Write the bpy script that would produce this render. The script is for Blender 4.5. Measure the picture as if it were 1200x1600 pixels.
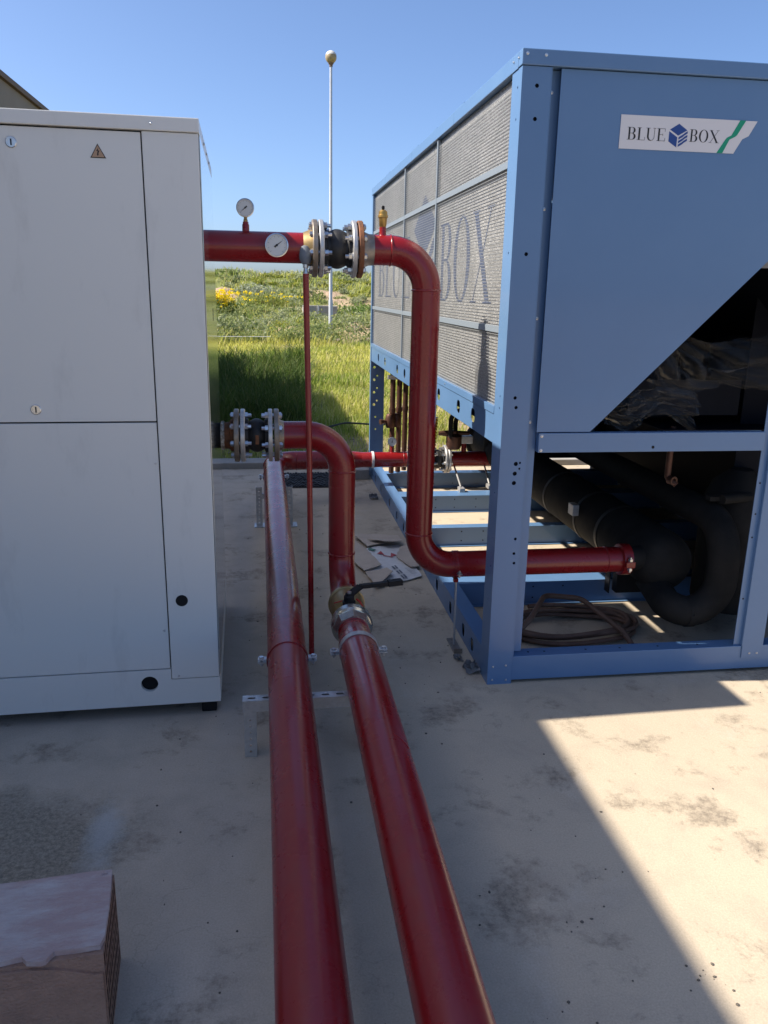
import bpy, bmesh, math, random
import numpy as np
from mathutils import Vector, Matrix

for o in list(bpy.data.objects):
    bpy.data.objects.remove(o)
scene = bpy.context.scene
COL = scene.collection
random.seed(7)
RNG = np.random.default_rng(11)
PI = math.pi

# ------------------------------------------------------------------ camera
F_PX, PITCH, ROLL, YAW, CAM_H = 1255.9, 0.2682, 0.0194, 0.147, 1.55
fw = Vector((math.sin(YAW)*math.cos(PITCH), math.cos(YAW)*math.cos(PITCH), -math.sin(PITCH)))
rt0 = Vector((math.cos(YAW), -math.sin(YAW), 0))
up0 = rt0.cross(fw)
rt = rt0*math.cos(ROLL) + up0*math.sin(ROLL)
up = -rt0*math.sin(ROLL) + up0*math.cos(ROLL)
cam = bpy.data.cameras.new('camera')
cam.sensor_fit = 'VERTICAL'
cam.sensor_height = 24.0
cam.lens = F_PX/1600*24.0
cam.clip_start = 0.05
cam.clip_end = 5000
camo = bpy.data.objects.new('camera', cam)
COL.objects.link(camo)
R3 = Matrix((rt, up, -fw)).transposed()
camo.matrix_world = Matrix.Translation((0, 0, CAM_H)) @ R3.to_4x4()
scene.camera = camo

# ------------------------------------------------------------------ world, sun, exposure
SUN_TRAVEL = Vector((1.0, -0.075, -1.0)).normalized()
to_sun = -SUN_TRAVEL
world = bpy.data.worlds.new('World')
scene.world = world
world.use_nodes = True
wn = world.node_tree
wn.nodes.clear()
sky = wn.nodes.new('ShaderNodeTexSky')
sky.sky_type = 'NISHITA'
sky.sun_disc = False
sky.sun_elevation = math.asin(to_sun.z)
sky.sun_rotation = math.atan2(to_sun.x, to_sun.y)
sky.altitude = 50
sky.air_density = 0.65
sky.dust_density = 1.75
sky.ozone_density = 5.5
bg = wn.nodes.new('ShaderNodeBackground')
bg.inputs['Strength'].default_value = 0.125
wo = wn.nodes.new('ShaderNodeOutputWorld')
wn.links.new(sky.outputs[0], bg.inputs[0])
wn.links.new(bg.outputs[0], wo.inputs[0])
sl = bpy.data.lights.new('sun', 'SUN')
sl.energy = 5.0
sl.angle = math.radians(0.53)
sl.color = (1.0, 0.92, 0.80)
so = bpy.data.objects.new('sun', sl)
COL.objects.link(so)
so.rotation_euler = SUN_TRAVEL.to_track_quat('-Z', 'Y').to_euler()
so.location = (-20, 5, 25)
vs = scene.view_settings
vs.view_transform = 'Standard'
vs.look = 'None'
vs.gamma = 1
vs.use_curve_mapping = False
vs.exposure = 0.88

# ------------------------------------------------------------------ materials
def nd(nt, t, **kw):
    n = nt.nodes.new(t)
    for k, v in kw.items():
        setattr(n, k, v)
    return n

def mat(name, c, rough=0.5, metal=0.0, c2=None, nscale=8.0, coat=0.0, bump=0.0, bscale=40.0, rvar=0.0,
        stretch=(1, 1, 1), lo=0.35, hi=0.65, spec=0.5):
    m = bpy.data.materials.new(name)
    m.use_nodes = True
    nt = m.node_tree
    b = nt.nodes['Principled BSDF']
    b.inputs['Base Color'].default_value = (*c, 1)
    b.inputs['Roughness'].default_value = rough
    b.inputs['Metallic'].default_value = metal
    b.inputs['Specular IOR Level'].default_value = spec
    b.inputs['Coat Weight'].default_value = coat
    b.inputs['Coat Roughness'].default_value = 0.08
    tc = nd(nt, 'ShaderNodeTexCoord')
    mp = nd(nt, 'ShaderNodeMapping')
    mp.inputs['Scale'].default_value = stretch
    nt.links.new(tc.outputs['Object'], mp.inputs[0])
    if c2 is not None or rvar:
        n = nd(nt, 'ShaderNodeTexNoise')
        n.inputs['Scale'].default_value = nscale
        n.inputs['Detail'].default_value = 6
        n.inputs['Roughness'].default_value = 0.65
        nt.links.new(mp.outputs[0], n.inputs['Vector'])
    if c2 is not None:
        r = nd(nt, 'ShaderNodeMapRange')
        r.inputs[1].default_value = lo
        r.inputs[2].default_value = hi
        nt.links.new(n.outputs[0], r.inputs[0])
        mx = nd(nt, 'ShaderNodeMix', data_type='RGBA')
        mx.inputs[6].default_value = (*c, 1)
        mx.inputs[7].default_value = (*c2, 1)
        nt.links.new(r.outputs[0], mx.inputs[0])
        nt.links.new(mx.outputs[2], b.inputs['Base Color'])
    if rvar:
        r2 = nd(nt, 'ShaderNodeMapRange')
        r2.inputs[1].default_value = 0.3
        r2.inputs[2].default_value = 0.7
        r2.inputs[3].default_value = max(0.02, rough-rvar)
        r2.inputs[4].default_value = rough+rvar
        nt.links.new(n.outputs[0], r2.inputs[0])
        nt.links.new(r2.outputs[0], b.inputs['Roughness'])
    if bump:
        n2 = nd(nt, 'ShaderNodeTexNoise')
        n2.inputs['Scale'].default_value = bscale
        n2.inputs['Detail'].default_value = 5
        nt.links.new(mp.outputs[0], n2.inputs['Vector'])
        bp = nd(nt, 'ShaderNodeBump')
        bp.inputs['Strength'].default_value = bump
        bp.inputs['Distance'].default_value = 0.01
        nt.links.new(n2.outputs[0], bp.inputs['Height'])
        nt.links.new(bp.outputs[0], b.inputs['Normal'])
    return m

M = {}
M['blue'] = mat('blue_paint', (0.097, 0.190, 0.350), 0.42, 0, (0.105, 0.203, 0.368), 3.0, coat=0.25, bump=0.05, bscale=2.2, rvar=0.08)
M['white'] = mat('white_paint', (0.70, 0.70, 0.67), 0.33, 0, (0.58, 0.578, 0.55), 5.5, bump=0.03, bscale=2.0, rvar=0.06, lo=.56, hi=.82, stretch=(1.4, 1, .45))
M['gloss'] = mat('glossy_white_sheet', (0.50, 0.52, 0.50), 0.09, 0.25, (0.46, 0.48, 0.46), 2.0, coat=1.0)
M['red'] = mat('red_pipe_paint', (0.235, 0.0085, 0.0105), 0.29, 0, (0.215, 0.016, 0.016), 9.0, coat=0.22, bump=0.012, bscale=22, rvar=0.06, lo=.50, hi=.72)
M['galv'] = mat('galvanised_steel', (0.58, 0.57, 0.56), 0.40, 0.6, (0.44, 0.435, 0.43), 30, rvar=0.12)
M['zinc'] = mat('zinc_bolt', (0.62, 0.63, 0.65), 0.28, 0.9, (0.5, 0.5, 0.5), 40)
M['flange'] = mat('raw_flange_steel', (0.33, 0.29, 0.25), 0.45, 0.7, (0.22, 0.18, 0.14), 22, bump=0.1, bscale=120)
M['rust'] = mat('rusty_steel', (0.24, 0.085, 0.030), 0.7, 0.15, (0.11, 0.055, 0.03), 26, bump=0.2, bscale=90)
M['rubber'] = mat('black_rubber', (0.010, 0.010, 0.011), 0.55, 0, (0.020, 0.019, 0.018), 14, bump=0.1, bscale=60)
M['brass'] = mat('brass', (0.52, 0.33, 0.10), 0.38, 0.8, (0.40, 0.25, 0.08), 14)
M['oldbrass'] = mat('dull_brass', (0.40, 0.28, 0.12), 0.42, 0.55, (0.30, 0.21, 0.095), 16, bump=0.05)
M['nickel'] = mat('nickel', (0.52, 0.50, 0.44), 0.26, 0.85, (0.40, 0.38, 0.34), 18)
M['black'] = mat('black_plastic', (0.010, 0.010, 0.012), 0.6, spec=.25)
M['hole'] = mat('dark_void', (0.004, 0.004, 0.005), 0.9)
M['insul'] = mat('dark_insulation', (0.011, 0.011, 0.011), 0.8, 0, (0.022, 0.021, 0.0195), 7, bump=0.1, bscale=30, spec=.2)
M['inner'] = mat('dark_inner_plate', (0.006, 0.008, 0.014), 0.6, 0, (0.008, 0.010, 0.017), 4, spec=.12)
M['greyplate'] = mat('grey_inner_plate', (0.20, 0.19, 0.17), 0.5)
M['dial'] = mat('gauge_dial', (0.62, 0.62, 0.60), 0.35)
M['ink'] = mat('black_ink', (0.008, 0.008, 0.010), 0.5)
M['inkblue'] = mat('blue_ink', (0.012, 0.055, 0.24), 0.45)
M['inkgreen'] = mat('green_ink', (0.0, 0.27, 0.15), 0.45)
M['label'] = mat('label_white', (0.66, 0.65, 0.66), 0.4)
M['yellow'] = mat('warning_yellow', (0.42, 0.27, 0.17), 0.5)
M['copper'] = mat('oxidised_copper', (0.13, 0.060, 0.038), 0.5, 0.5, (0.07, 0.036, 0.026), 20)
M['hose'] = mat('brown_hose', (0.16, 0.09, 0.058), 0.65, 0, (0.105, 0.058, 0.038), 9)
M['card'] = mat('cardboard', (0.54, 0.45, 0.355), 0.85, 0, (0.46, 0.375, 0.295), 9, bump=0.05)
M['cardwhite'] = mat('white_printed_cardboard', (0.70, 0.69, 0.67), 0.75, 0, (0.58, 0.57, 0.555), 14)
M['cardred'] = mat('red_print', (0.42, 0.07, 0.07), 0.7)
M['cardgreen'] = mat('green_print', (0.10, 0.22, 0.17), 0.7)
M['cardgrey'] = mat('grey_print', (0.14, 0.16, 0.19), 0.7)
M['beige'] = mat('beige_render', (0.30, 0.245, 0.19), 0.85, 0, (0.27, 0.22, 0.17), 2.0, bump=0.1, bscale=60)
M['coping'] = mat('brown_coping', (0.16, 0.105, 0.07), 0.7)
M['roof'] = mat('roof_gravel', (0.25, 0.23, 0.2), 0.9)
M['pole'] = mat('galvanised_pole', (0.56, 0.57, 0.58), 0.45, 0.5, (0.5, 0.5, 0.51), 3)
M['globe'] = mat('yellowed_globe', (0.42, 0.33, 0.18), 0.4, 0, (0.26, 0.20, 0.12), 6)
M['globetop'] = mat('globe_cap', (0.58, 0.57, 0.54), 0.4)
M['clay'] = mat('fired_clay', (0.42, 0.265, 0.195), 0.95, 0, (0.34, 0.215, 0.16), 22, bump=0.7, bscale=160, stretch=(.8, 1, 1), spec=.2)
M['cellshade'] = mat('painted_cell_shade', (0.055, 0.030, 0.022), 0.95, spec=.1)  # brown that stands for the shade inside the brick cells
M['claytop'] = mat('mortar_smeared_clay', (0.46, 0.335, 0.31), 0.9, 0, (0.58, 0.53, 0.51), 11, bump=0.6, bscale=120, stretch=(.6, 1.6, 1), lo=.42, hi=.70)
M['mat'] = mat('dark_mesh_rubber', (0.022, 0.022, 0.024), 0.8)
M['blocks'] = mat('concrete_block', (0.34, 0.32, 0.29), 0.9, 0, (0.26, 0.25, 0.22), 6, bump=0.2)
M['kerb'] = mat('kerb_concrete', (0.33, 0.31, 0.28), 0.9, 0, (0.26, 0.245, 0.22), 5, bump=0.3, bscale=50)
M['cable'] = mat('black_cable', (0.012, 0.012, 0.012), 0.6)
M['stone'] = mat('loose_stone', (0.30, 0.255, 0.20), 0.9, 0, (0.20, 0.165, 0.13), 3)
M['grit'] = mat('dark_grit', (0.07, 0.06, 0.05), 0.9, 0, (0.15, 0.13, 0.105), 3)
M['redflake'] = mat('bright_red_tape', (0.45, 0.02, 0.012), 0.5)
M['tape'] = mat('white_sealing_tape', (0.55, 0.53, 0.48), 0.8, 0, (0.22, 0.19, 0.15), 45, lo=.45, hi=.55)
M['yellowhose'] = mat('yellow_flexible_pipe', (0.60, 0.42, 0.03), 0.5)
M['scrap'] = mat('torn_foil_scrap', (0.33, 0.34, 0.35), 0.5, 0.2, (0.2, 0.21, 0.22), 20)

def attr_leaf(name, rough=0.6, trans=0.45):
    m = bpy.data.materials.new(name)
    m.use_nodes = True
    nt = m.node_tree
    b = nt.nodes['Principled BSDF']
    b.inputs['Roughness'].default_value = rough
    b.inputs['Specular IOR Level'].default_value = 0.25
    a = nd(nt, 'ShaderNodeAttribute', attribute_name='col')
    nt.links.new(a.outputs['Color'], b.inputs['Base Color'])
    t = nd(nt, 'ShaderNodeBsdfTranslucent')
    nt.links.new(a.outputs['Color'], t.inputs['Color'])
    mx = nd(nt, 'ShaderNodeMixShader')
    mx.inputs[0].default_value = trans
    out = nt.nodes['Material Output']
    nt.links.new(b.outputs[0], mx.inputs[1])
    nt.links.new(t.outputs[0], mx.inputs[2])
    nt.links.new(mx.outputs[0], out.inputs['Surface'])
    return m
M['leaf'] = attr_leaf('leaf_blades')

def film_mat():
    m = bpy.data.materials.new('clear_plastic_film')
    m.use_nodes = True
    nt = m.node_tree
    out = nt.nodes['Material Output']
    b = nt.nodes['Principled BSDF']
    b.inputs['Base Color'].default_value = (0.17, 0.17, 0.168, 1)
    b.inputs['Roughness'].default_value = 0.10
    t = nd(nt, 'ShaderNodeBsdfTransparent')
    mx = nd(nt, 'ShaderNodeMixShader')
    lw = nd(nt, 'ShaderNodeLayerWeight')
    lw.inputs[0].default_value = 0.35
    r = nd(nt, 'ShaderNodeMapRange')
    r.inputs[3].default_value = 0.035
    r.inputs[4].default_value = 0.62
    nt.links.new(lw.outputs['Facing'], r.inputs[0])
    nt.links.new(r.outputs[0], mx.inputs[0])
    nt.links.new(t.outputs[0], mx.inputs[1])
    nt.links.new(b.outputs[0], mx.inputs[2])
    nt.links.new(mx.outputs[0], out.inputs['Surface'])
    return m
M['film'] = film_mat()

def coil_mat(name, dark, light, print_mix=None):
    """glittering condenser fins: fine cells with the glitter painted into their colour"""
    m = bpy.data.materials.new(name)
    m.use_nodes = True
    nt = m.node_tree
    b = nt.nodes['Principled BSDF']
    b.inputs['Roughness'].default_value = 0.5
    b.inputs['Metallic'].default_value = 0.25
    tc = nd(nt, 'ShaderNodeTexCoord')
    mp = nd(nt, 'ShaderNodeMapping')
    mp.inputs['Scale'].default_value = (1, 190, 260)
    nt.links.new(tc.outputs['Object'], mp.inputs[0])
    v = nd(nt, 'ShaderNodeTexVoronoi')
    v.inputs['Scale'].default_value = 1.0
    nt.links.new(mp.outputs[0], v.inputs['Vector'])
    sp = nd(nt, 'ShaderNodeSeparateColor')
    nt.links.new(v.outputs['Color'], sp.inputs[0])
    rp = nd(nt, 'ShaderNodeValToRGB')
    rp.color_ramp.elements[0].color = (*dark, 1)
    rp.color_ramp.elements[1].color = (*light, 1)  # lighter cells paint the glints
    e = rp.color_ramp.elements.new(0.62)
    e.color = tuple(d*0.62+l*0.38 for d, l in zip(dark, light)) + (1,)
    e = rp.color_ramp.elements.new(0.93)
    e.color = tuple(d*0.45+l*0.55 for d, l in zip(dark, light)) + (1,)
    nt.links.new(sp.outputs[0], rp.inputs[0])
    # larger soft blotches
    n = nd(nt, 'ShaderNodeTexNoise')
    n.inputs['Scale'].default_value = 5
    n.inputs['Detail'].default_value = 4
    nt.links.new(tc.outputs['Object'], n.inputs['Vector'])
    r = nd(nt, 'ShaderNodeMapRange')
    r.inputs[1].default_value = 0.3
    r.inputs[2].default_value = 0.7
    r.inputs[3].default_value = 0.82
    r.inputs[4].default_value = 1.12
    nt.links.new(n.outputs[0], r.inputs[0])
    mx = nd(nt, 'ShaderNodeMix', data_type='RGBA', blend_type='MULTIPLY')
    mx.inputs[0].default_value = 1
    nt.links.new(rp.outputs[0], mx.inputs[6])
    nt.links.new(r.outputs[0], mx.inputs[7])
    nt.links.new(mx.outputs[2], b.inputs['Base Color'])
    bp = nd(nt, 'ShaderNodeBump')
    bp.inputs['Strength'].default_value = 0.5
    bp.inputs['Distance'].default_value = 0.004
    nt.links.new(sp.outputs[1], bp.inputs['Height'])
    nt.links.new(bp.outputs[0], b.inputs['Normal'])
    return m
M['coil'] = coil_mat('condenser_fins', (0.145, 0.142, 0.138), (0.72, 0.71, 0.69))
M['coilprint'] = coil_mat('printed_condenser_fins', (0.036, 0.052, 0.108), (0.18, 0.225, 0.36))
M['wire'] = mat('guard_wire', (0.42, 0.43, 0.43), 0.45, 0.5)
M['strip'] = mat('guard_strip', (0.23, 0.27, 0.31), 0.5, 0.2)

def slab_mat():
    m = bpy.data.materials.new('concrete_screed')
    m.use_nodes = True
    nt = m.node_tree
    L = nt.links.new
    b = nt.nodes['Principled BSDF']
    b.inputs['Roughness'].default_value = 0.88
    b.inputs['Specular IOR Level'].default_value = 0.3
    tc = nd(nt, 'ShaderNodeTexCoord')
    P = tc.outputs['Object']
    def noise(s, det=6, ro=0.6, dist=0.0, off=None):
        n = nd(nt, 'ShaderNodeTexNoise')
        n.inputs['Scale'].default_value = s
        n.inputs['Detail'].default_value = det
        n.inputs['Roughness'].default_value = ro
        n.inputs['Distortion'].default_value = dist
        if off:
            mp = nd(nt, 'ShaderNodeMapping')
            mp.inputs['Location'].default_value = off
            L(P, mp.inputs[0]); L(mp.outputs[0], n.inputs['Vector'])
        else:
            L(P, n.inputs['Vector'])
        return n.outputs[0]
    def rng(x, a, c, lo=0.0, hi=1.0, smooth=False):
        r = nd(nt, 'ShaderNodeMapRange')
        if smooth: r.interpolation_type = 'SMOOTHSTEP'
        r.inputs[1].default_value = a; r.inputs[2].default_value = c
        r.inputs[3].default_value = lo; r.inputs[4].default_value = hi
        L(x, r.inputs[0]); return r.outputs[0]
    def mix(f, a, c, blend='MIX'):
        mx = nd(nt, 'ShaderNodeMix', data_type='RGBA', blend_type=blend)
        for i, x in ((6, a), (7, c)):
            if isinstance(x, tuple): mx.inputs[i].default_value = (*x, 1)
            else: L(x, mx.inputs[i])
        if isinstance(f, float): mx.inputs[0].default_value = f
        else: L(f, mx.inputs[0])
        return mx.outputs[2]
    def math_(op, a, c):
        n = nd(nt, 'ShaderNodeMath', operation=op)
        for i, x in enumerate((a, c)):
            if isinstance(x, (int, float)): n.inputs[i].default_value = x
            else: L(x, n.inputs[i])
        return n.outputs[0]
    def blob(cx, cy, rx, ry, wob=0.6, s=6):
        sx = nd(nt, 'ShaderNodeSeparateXYZ'); L(P, sx.inputs[0])
        dx = math_('DIVIDE', math_('SUBTRACT', sx.outputs[0], cx), rx)
        dy = math_('DIVIDE', math_('SUBTRACT', sx.outputs[1], cy), ry)
        d = math_('SQRT', math_('ADD', math_('MULTIPLY', dx, dx), math_('MULTIPLY', dy, dy)), 0)
        return math_('ADD', d, math_('MULTIPLY', math_('SUBTRACT', noise(s, 7, .7), 0.5), wob*3))
    big = noise(0.9, 5, .6)
    col = mix(rng(big, .3, .7), (0.515, 0.430, 0.318), (0.455, 0.382, 0.288))
    mid = noise(4.5, 9, .7, 0.4)
    col = mix(rng(mid, .48, .75, 0, .55), col, (0.34, 0.285, 0.225))
    col = mix(rng(noise(2.6, 8, .75, 0.2, (5, 2, 0)), .56, .70, 0, .6), col, (0.53, 0.465, 0.375))
    # greyer concrete to the left, colour lifted to brighten the shade there
    sx = nd(nt, 'ShaderNodeSeparateXYZ'); L(P, sx.inputs[0])
    left = rng(math_('ADD', sx.outputs[0], math_('MULTIPLY', math_('SUBTRACT', noise(2.0), .5), 1.2)), -.45, .55, 1, 0, True)
    col = mix(math_('MULTIPLY', left, 0.75), col, mix(rng(mid, .35, .65), (0.545, 0.468, 0.385), (0.45, 0.39, 0.32)))
    # scattered wear patches
    st = noise(3.1, 10, .72, .15, (1.7, 0.4, 0))
    patch = rng(st, .535, .63, 0, 1)
    fine = rng(noise(42, 6, .75), .44, .60, .15, 1)
    pm = math_('MULTIPLY', patch, fine)
    col = mix(math_('MULTIPLY', patch, .28), col, (0.27, 0.215, 0.155))
    col = mix(math_('MULTIPLY', pm, .62), col, (0.155, 0.128, 0.098))
    # rough aggregate area near the hollow brick
    rough = rng(blob(-.95, 2.08, .55, .26, .55, 4), .75, 1.15, .9, 0)
    agg = mix(rng(noise(75, 5, .8), .38, .62), (0.19, 0.17, 0.135), (0.44, 0.385, 0.30))
    col = mix(rough, col, agg)
    pale = rng(blob(-.50, 2.10, .045, .13, .8, 11), .4, 1.5, .75, 0)
    col = mix(pale, col, (0.50, 0.51, 0.50))
    # damp dusty edge along the white unit
    # fine aggregate grain and hairline cracks
    col = mix(1.0, col, rng(noise(190, 4, .75), .25, .75, .82, 1.16), 'MULTIPLY')
    vo = nd(nt, 'ShaderNodeTexVoronoi', feature='DISTANCE_TO_EDGE')
    vo.inputs['Scale'].default_value = 0.9
    vm = nd(nt, 'ShaderNodeVectorMath', operation='ADD')
    nz = nd(nt, 'ShaderNodeTexNoise'); nz.inputs['Scale'].default_value = 3.0; nz.inputs['Detail'].default_value = 6
    L(P, nz.inputs['Vector']); L(P, vm.inputs[0]); L(nz.outputs['Color'], vm.inputs[1]); L(vm.outputs[0], vo.inputs['Vector'])
    crk = math_('MULTIPLY', rng(vo.outputs['Distance'], 0.0, .0035, 1, 0), rng(noise(1.3, 3, .5, 0, (9, 9, 0)),   .5, .6, 0, .22))
    col = mix(crk, col, (0.13, 0.11, 0.09))
    # specks
    spk = rng(noise(120, 3, .6), .70, .76, 0, .75)
    col = mix(spk, col, (0.06, 0.05, 0.04))
    L(col, b.inputs['Base Color'])
    h = math_('ADD', math_('MULTIPLY', mid, .5), math_('MULTIPLY', noise(70, 5, .7), .22))
    h = math_('SUBTRACT', h, math_('MULTIPLY', pm, .35))
    h = math_('ADD', h, math_('MULTIPLY', math_('MULTIPLY', rough, noise(90, 4, .8)), 1.6))
    bp = nd(nt, 'ShaderNodeBump')
    bp.inputs['Strength'].default_value = 0.45
    bp.inputs['Distance'].default_value = 0.012
    L(h, bp.inputs['Height'])
    L(bp.outputs[0], b.inputs['Normal'])
    return m
M['slab'] = slab_mat()

def terrain_mat():
    m = bpy.data.materials.new('rough_field_soil')
    m.use_nodes = True
    nt = m.node_tree
    L = nt.links.new
    b = nt.nodes['Principled BSDF']
    b.inputs['Roughness'].default_value = 0.95
    a = nd(nt, 'ShaderNodeAttribute', attribute_name='col')
    tc = nd(nt, 'ShaderNodeTexCoord')
    n = nd(nt, 'ShaderNodeTexNoise')
    n.inputs['Scale'].default_value = 6
    n.inputs['Detail'].default_value = 8
    n.inputs['Roughness'].default_value = .75
    L(tc.outputs['Object'], n.inputs['Vector'])
    r = nd(nt, 'ShaderNodeMapRange')
    r.inputs[1].default_value = .3; r.inputs[2].default_value = .7
    r.inputs[3].default_value = .6; r.inputs[4].default_value = 1.35
    L(n.outputs[0], r.inputs[0])
    mx = nd(nt, 'ShaderNodeMix', data_type='RGBA', blend_type='MULTIPLY')
    mx.inputs[0].default_value = 1
    L(a.outputs['Color'], mx.inputs[6]); L(r.outputs[0], mx.inputs[7])
    L(mx.outputs[2], b.inputs['Base Color'])
    bp = nd(nt, 'ShaderNodeBump')
    bp.inputs['Strength'].default_value = 1
    bp.inputs['Distance'].default_value = 0.08
    L(n.outputs[0], bp.inputs['Height']); L(bp.outputs[0], b.inputs['Normal'])
    return m
M['terrain'] = terrain_mat()

# ------------------------------------------------------------------ object helpers
I4 = Matrix.Identity(4)
W = {}

def tag(o, label=None, cat=None, group=None, kind=None):
    if label: o['label'] = label
    if cat: o['category'] = cat
    if group: o['group'] = group
    if kind: o['kind'] = kind
    return o

def thing(name, label, cat, loc=(0, 0, 0), mw=None, group=None):
    o = bpy.data.objects.new(name, None)
    o.empty_display_size = 0.1
    COL.objects.link(o)
    m = mw if mw is not None else Matrix.Translation(loc)
    o.matrix_basis = m
    W[o.name] = m
    return tag(o, label, cat, group)

def link(name, me, parent=None, mw=None):
    o = bpy.data.objects.new(name, me)
    COL.objects.link(o)
    m = mw if mw is not None else I4
    if parent is not None:
        o.parent = parent
        o.matrix_parent_inverse = W[parent.name].inverted()
    o.matrix_basis = m
    W[o.name] = m
    return o

def finish(bm, name, m, smooth=False, angle=35):
    bmesh.ops.recalc_face_normals(bm, faces=bm.faces)
    if smooth:
        lim = math.radians(angle)
        for f in bm.faces: f.smooth = True
        for e in bm.edges:
            if len(e.link_faces) == 2 and e.calc_face_angle(0) > lim: e.smooth = False
    me = bpy.data.meshes.new(name)
    bm.to_mesh(me)
    bm.free()
    me.materials.append(M[m] if isinstance(m, str) else m)
    return me

def obj(name, bm, m, parent=None, smooth=False, mw=None, angle=35):
    return link(name, finish(bm, name, m, smooth, angle), parent, mw)

def NB(): return bmesh.new()

def box(bm, x0, x1, y0, y1, z0, z1, bev=0.0):
    b2 = bmesh.new()
    r = bmesh.ops.create_cube(b2, size=1)
    for v in b2.verts:
        v.co = Vector(((x0+x1)/2+v.co.x*(x1-x0), (y0+y1)/2+v.co.y*(y1-y0), (z0+z1)/2+v.co.z*(z1-z0)))
    if bev:
        bmesh.ops.bevel(b2, geom=list(b2.edges), offset=bev, segments=2, affect='EDGES', profile=.6)
    merge(bm, b2)
    return bm

def merge(bm, b2):
    vm = {}
    for v in b2.verts: vm[v] = bm.verts.new(v.co)
    for f in b2.faces:
        try: bm.faces.new([vm[v] for v in f.verts])
        except ValueError: pass
    b2.free()

def axes(d):
    d = Vector(d).normalized()
    u = d.cross(Vector((0, 0, 1)))
    if u.length < 1e-4: u = Vector((1, 0, 0))
    u.normalize()
    return d, u, d.cross(u)

def lathe(bm, p0, d, prof, seg=24, caps=True, rot=0.0):
    """prof: list of (t along axis, radius)"""
    p0 = Vector(p0)
    d, u, w = axes(d)
    rings = []
    for t, r in prof:
        c = p0+d*t
        if r < 1e-6:
            rings.append([bm.verts.new(c)])
        else:
            rings.append([bm.verts.new(c+(u*math.cos(2*PI*k/seg+rot)+w*math.sin(2*PI*k/seg+rot))*r) for k in range(seg)])
    for a, b in zip(rings, rings[1:]):
        if len(a) == 1 and len(b) == 1: continue
        for k in range(seg):
            k2 = (k+1) % seg
            if len(a) == 1: bm.faces.new((a[0], b[k], b[k2]))
            elif len(b) == 1: bm.faces.new((a[k], b[0], a[k2]))
            else: bm.faces.new((a[k], b[k], b[k2], a[k2]))
    if caps:
        if len(rings[0]) > 2: bm.faces.new(rings[0])
        if len(rings[-1]) > 2: bm.faces.new(rings[-1])
    return bm

def cyl(bm, p0, p1, r, seg=16, r1=None):
    p0, p1 = Vector(p0), Vector(p1)
    return lathe(bm, p0, p1-p0, [(0, r), ((p1-p0).length, r if r1 is None else r1)], seg)

def fillet(pts, rad, n=14):
    pts = [Vector(p) for p in pts]
    rads = rad if isinstance(rad, (list, tuple)) else [rad]*len(pts)
    out = [pts[0]]
    for i in range(1, len(pts)-1):
        a, b, c = pts[i-1], pts[i], pts[i+1]
        d1, d2 = (a-b).normalized(), (c-b).normalized()
        ang = d1.angle(d2)
        t = rads[i]/math.tan(ang/2)
        bis = (d1+d2).normalized()
        cen = b+bis*(rads[i]/math.sin(ang/2))
        s, e = b+d1*t-cen, b+d2*t-cen
        tot = s.angle(e)
        ax = s.cross(e).normalized()
        for k in range(n+1):
            out.append(cen+Matrix.Rotation(tot*k/n, 3, ax) @ s)
    out.append(pts[-1])
    return out

def sweep(bm, pts, r, seg=32, caps=True, radii=None):
    pts = [Vector(p) for p in pts]
    n = len(pts)
    tang = []
    for i in range(n):
        a = pts[max(i-1, 0)]; b = pts[min(i+1, n-1)]
        tang.append((b-a).normalized())
    _, u, w = axes(tang[0])
    rings = []
    for i in range(n):
        if i:
            q = tang[i-1].rotation_difference(tang[i])
            u = q @ u
            u = (u-tang[i]*u.dot(tang[i])).normalized()
        w = tang[i].cross(u)
        rr = radii[i] if radii else r
        rings.append([bm.verts.new(pts[i]+(u*math.cos(2*PI*k/seg)+w*math.sin(2*PI*k/seg))*rr) for k in range(seg)])
    for a, b in zip(rings, rings[1:]):
        for k in range(seg):
            bm.faces.new((a[k], a[(k+1) % seg], b[(k+1) % seg], b[k]))
    if caps:
        bm.faces.new(rings[0]); bm.faces.new(rings[-1])
    return bm

def plate(bm, outline, holes, org, u, v, th):
    """flat plate with real holes; outline/holes in (u,v); extruded by th along u x v"""
    org, u, v = Vector(org), Vector(u).normalized(), Vector(v).normalized()
    n = u.cross(v)
    b2 = bmesh.new()
    loops = []
    for lp in [outline]+list(holes):
        vs_ = [b2.verts.new(org+u*a+v*c) for a, c in lp]
        loops.append(vs_)
        for i in range(len(vs_)): b2.edges.new((vs_[i], vs_[(i+1) % len(vs_)]))
    bmesh.ops.triangle_fill(b2, use_beauty=True, use_dissolve=False, edges=list(b2.edges))
    faces = list(b2.faces)
    top = {}
    for lp in loops:
        for x in lp: top[x] = b2.verts.new(x.co+n*th)
    for x in list(b2.verts):
        pass
    for f in faces: b2.faces.new([top[x] for x in reversed(f.verts)])
    for lp in loops:
        for i in range(len(lp)):
            a, c = lp[i], lp[(i+1) % len(lp)]
            try: b2.faces.new((a, c, top[c], top[a]))
            except ValueError: pass
    bmesh.ops.recalc_face_normals(b2, faces=b2.faces)
    merge(bm, b2)
    return bm

def rectl(a0, a1, c0, c1): return [(a0, c0), (a1, c0), (a1, c1), (a0, c1)]
def circl(a, c, r, n=10, ry=None): 
    ry = r if ry is None else ry
    return [(a+r*math.cos(2*PI*k/n), c+ry*math.sin(2*PI*k/n)) for k in range(n)]
def oval(a, c, rx, ry, n=14, p=3.0):
    out = []
    for k in range(n):
        t = 2*PI*k/n
        ct, st = math.cos(t), math.sin(t)
        out.append((a+rx*math.copysign(abs(ct)**(2/p), ct), c+ry*math.copysign(abs(st)**(2/p), st)))
    return out

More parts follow.
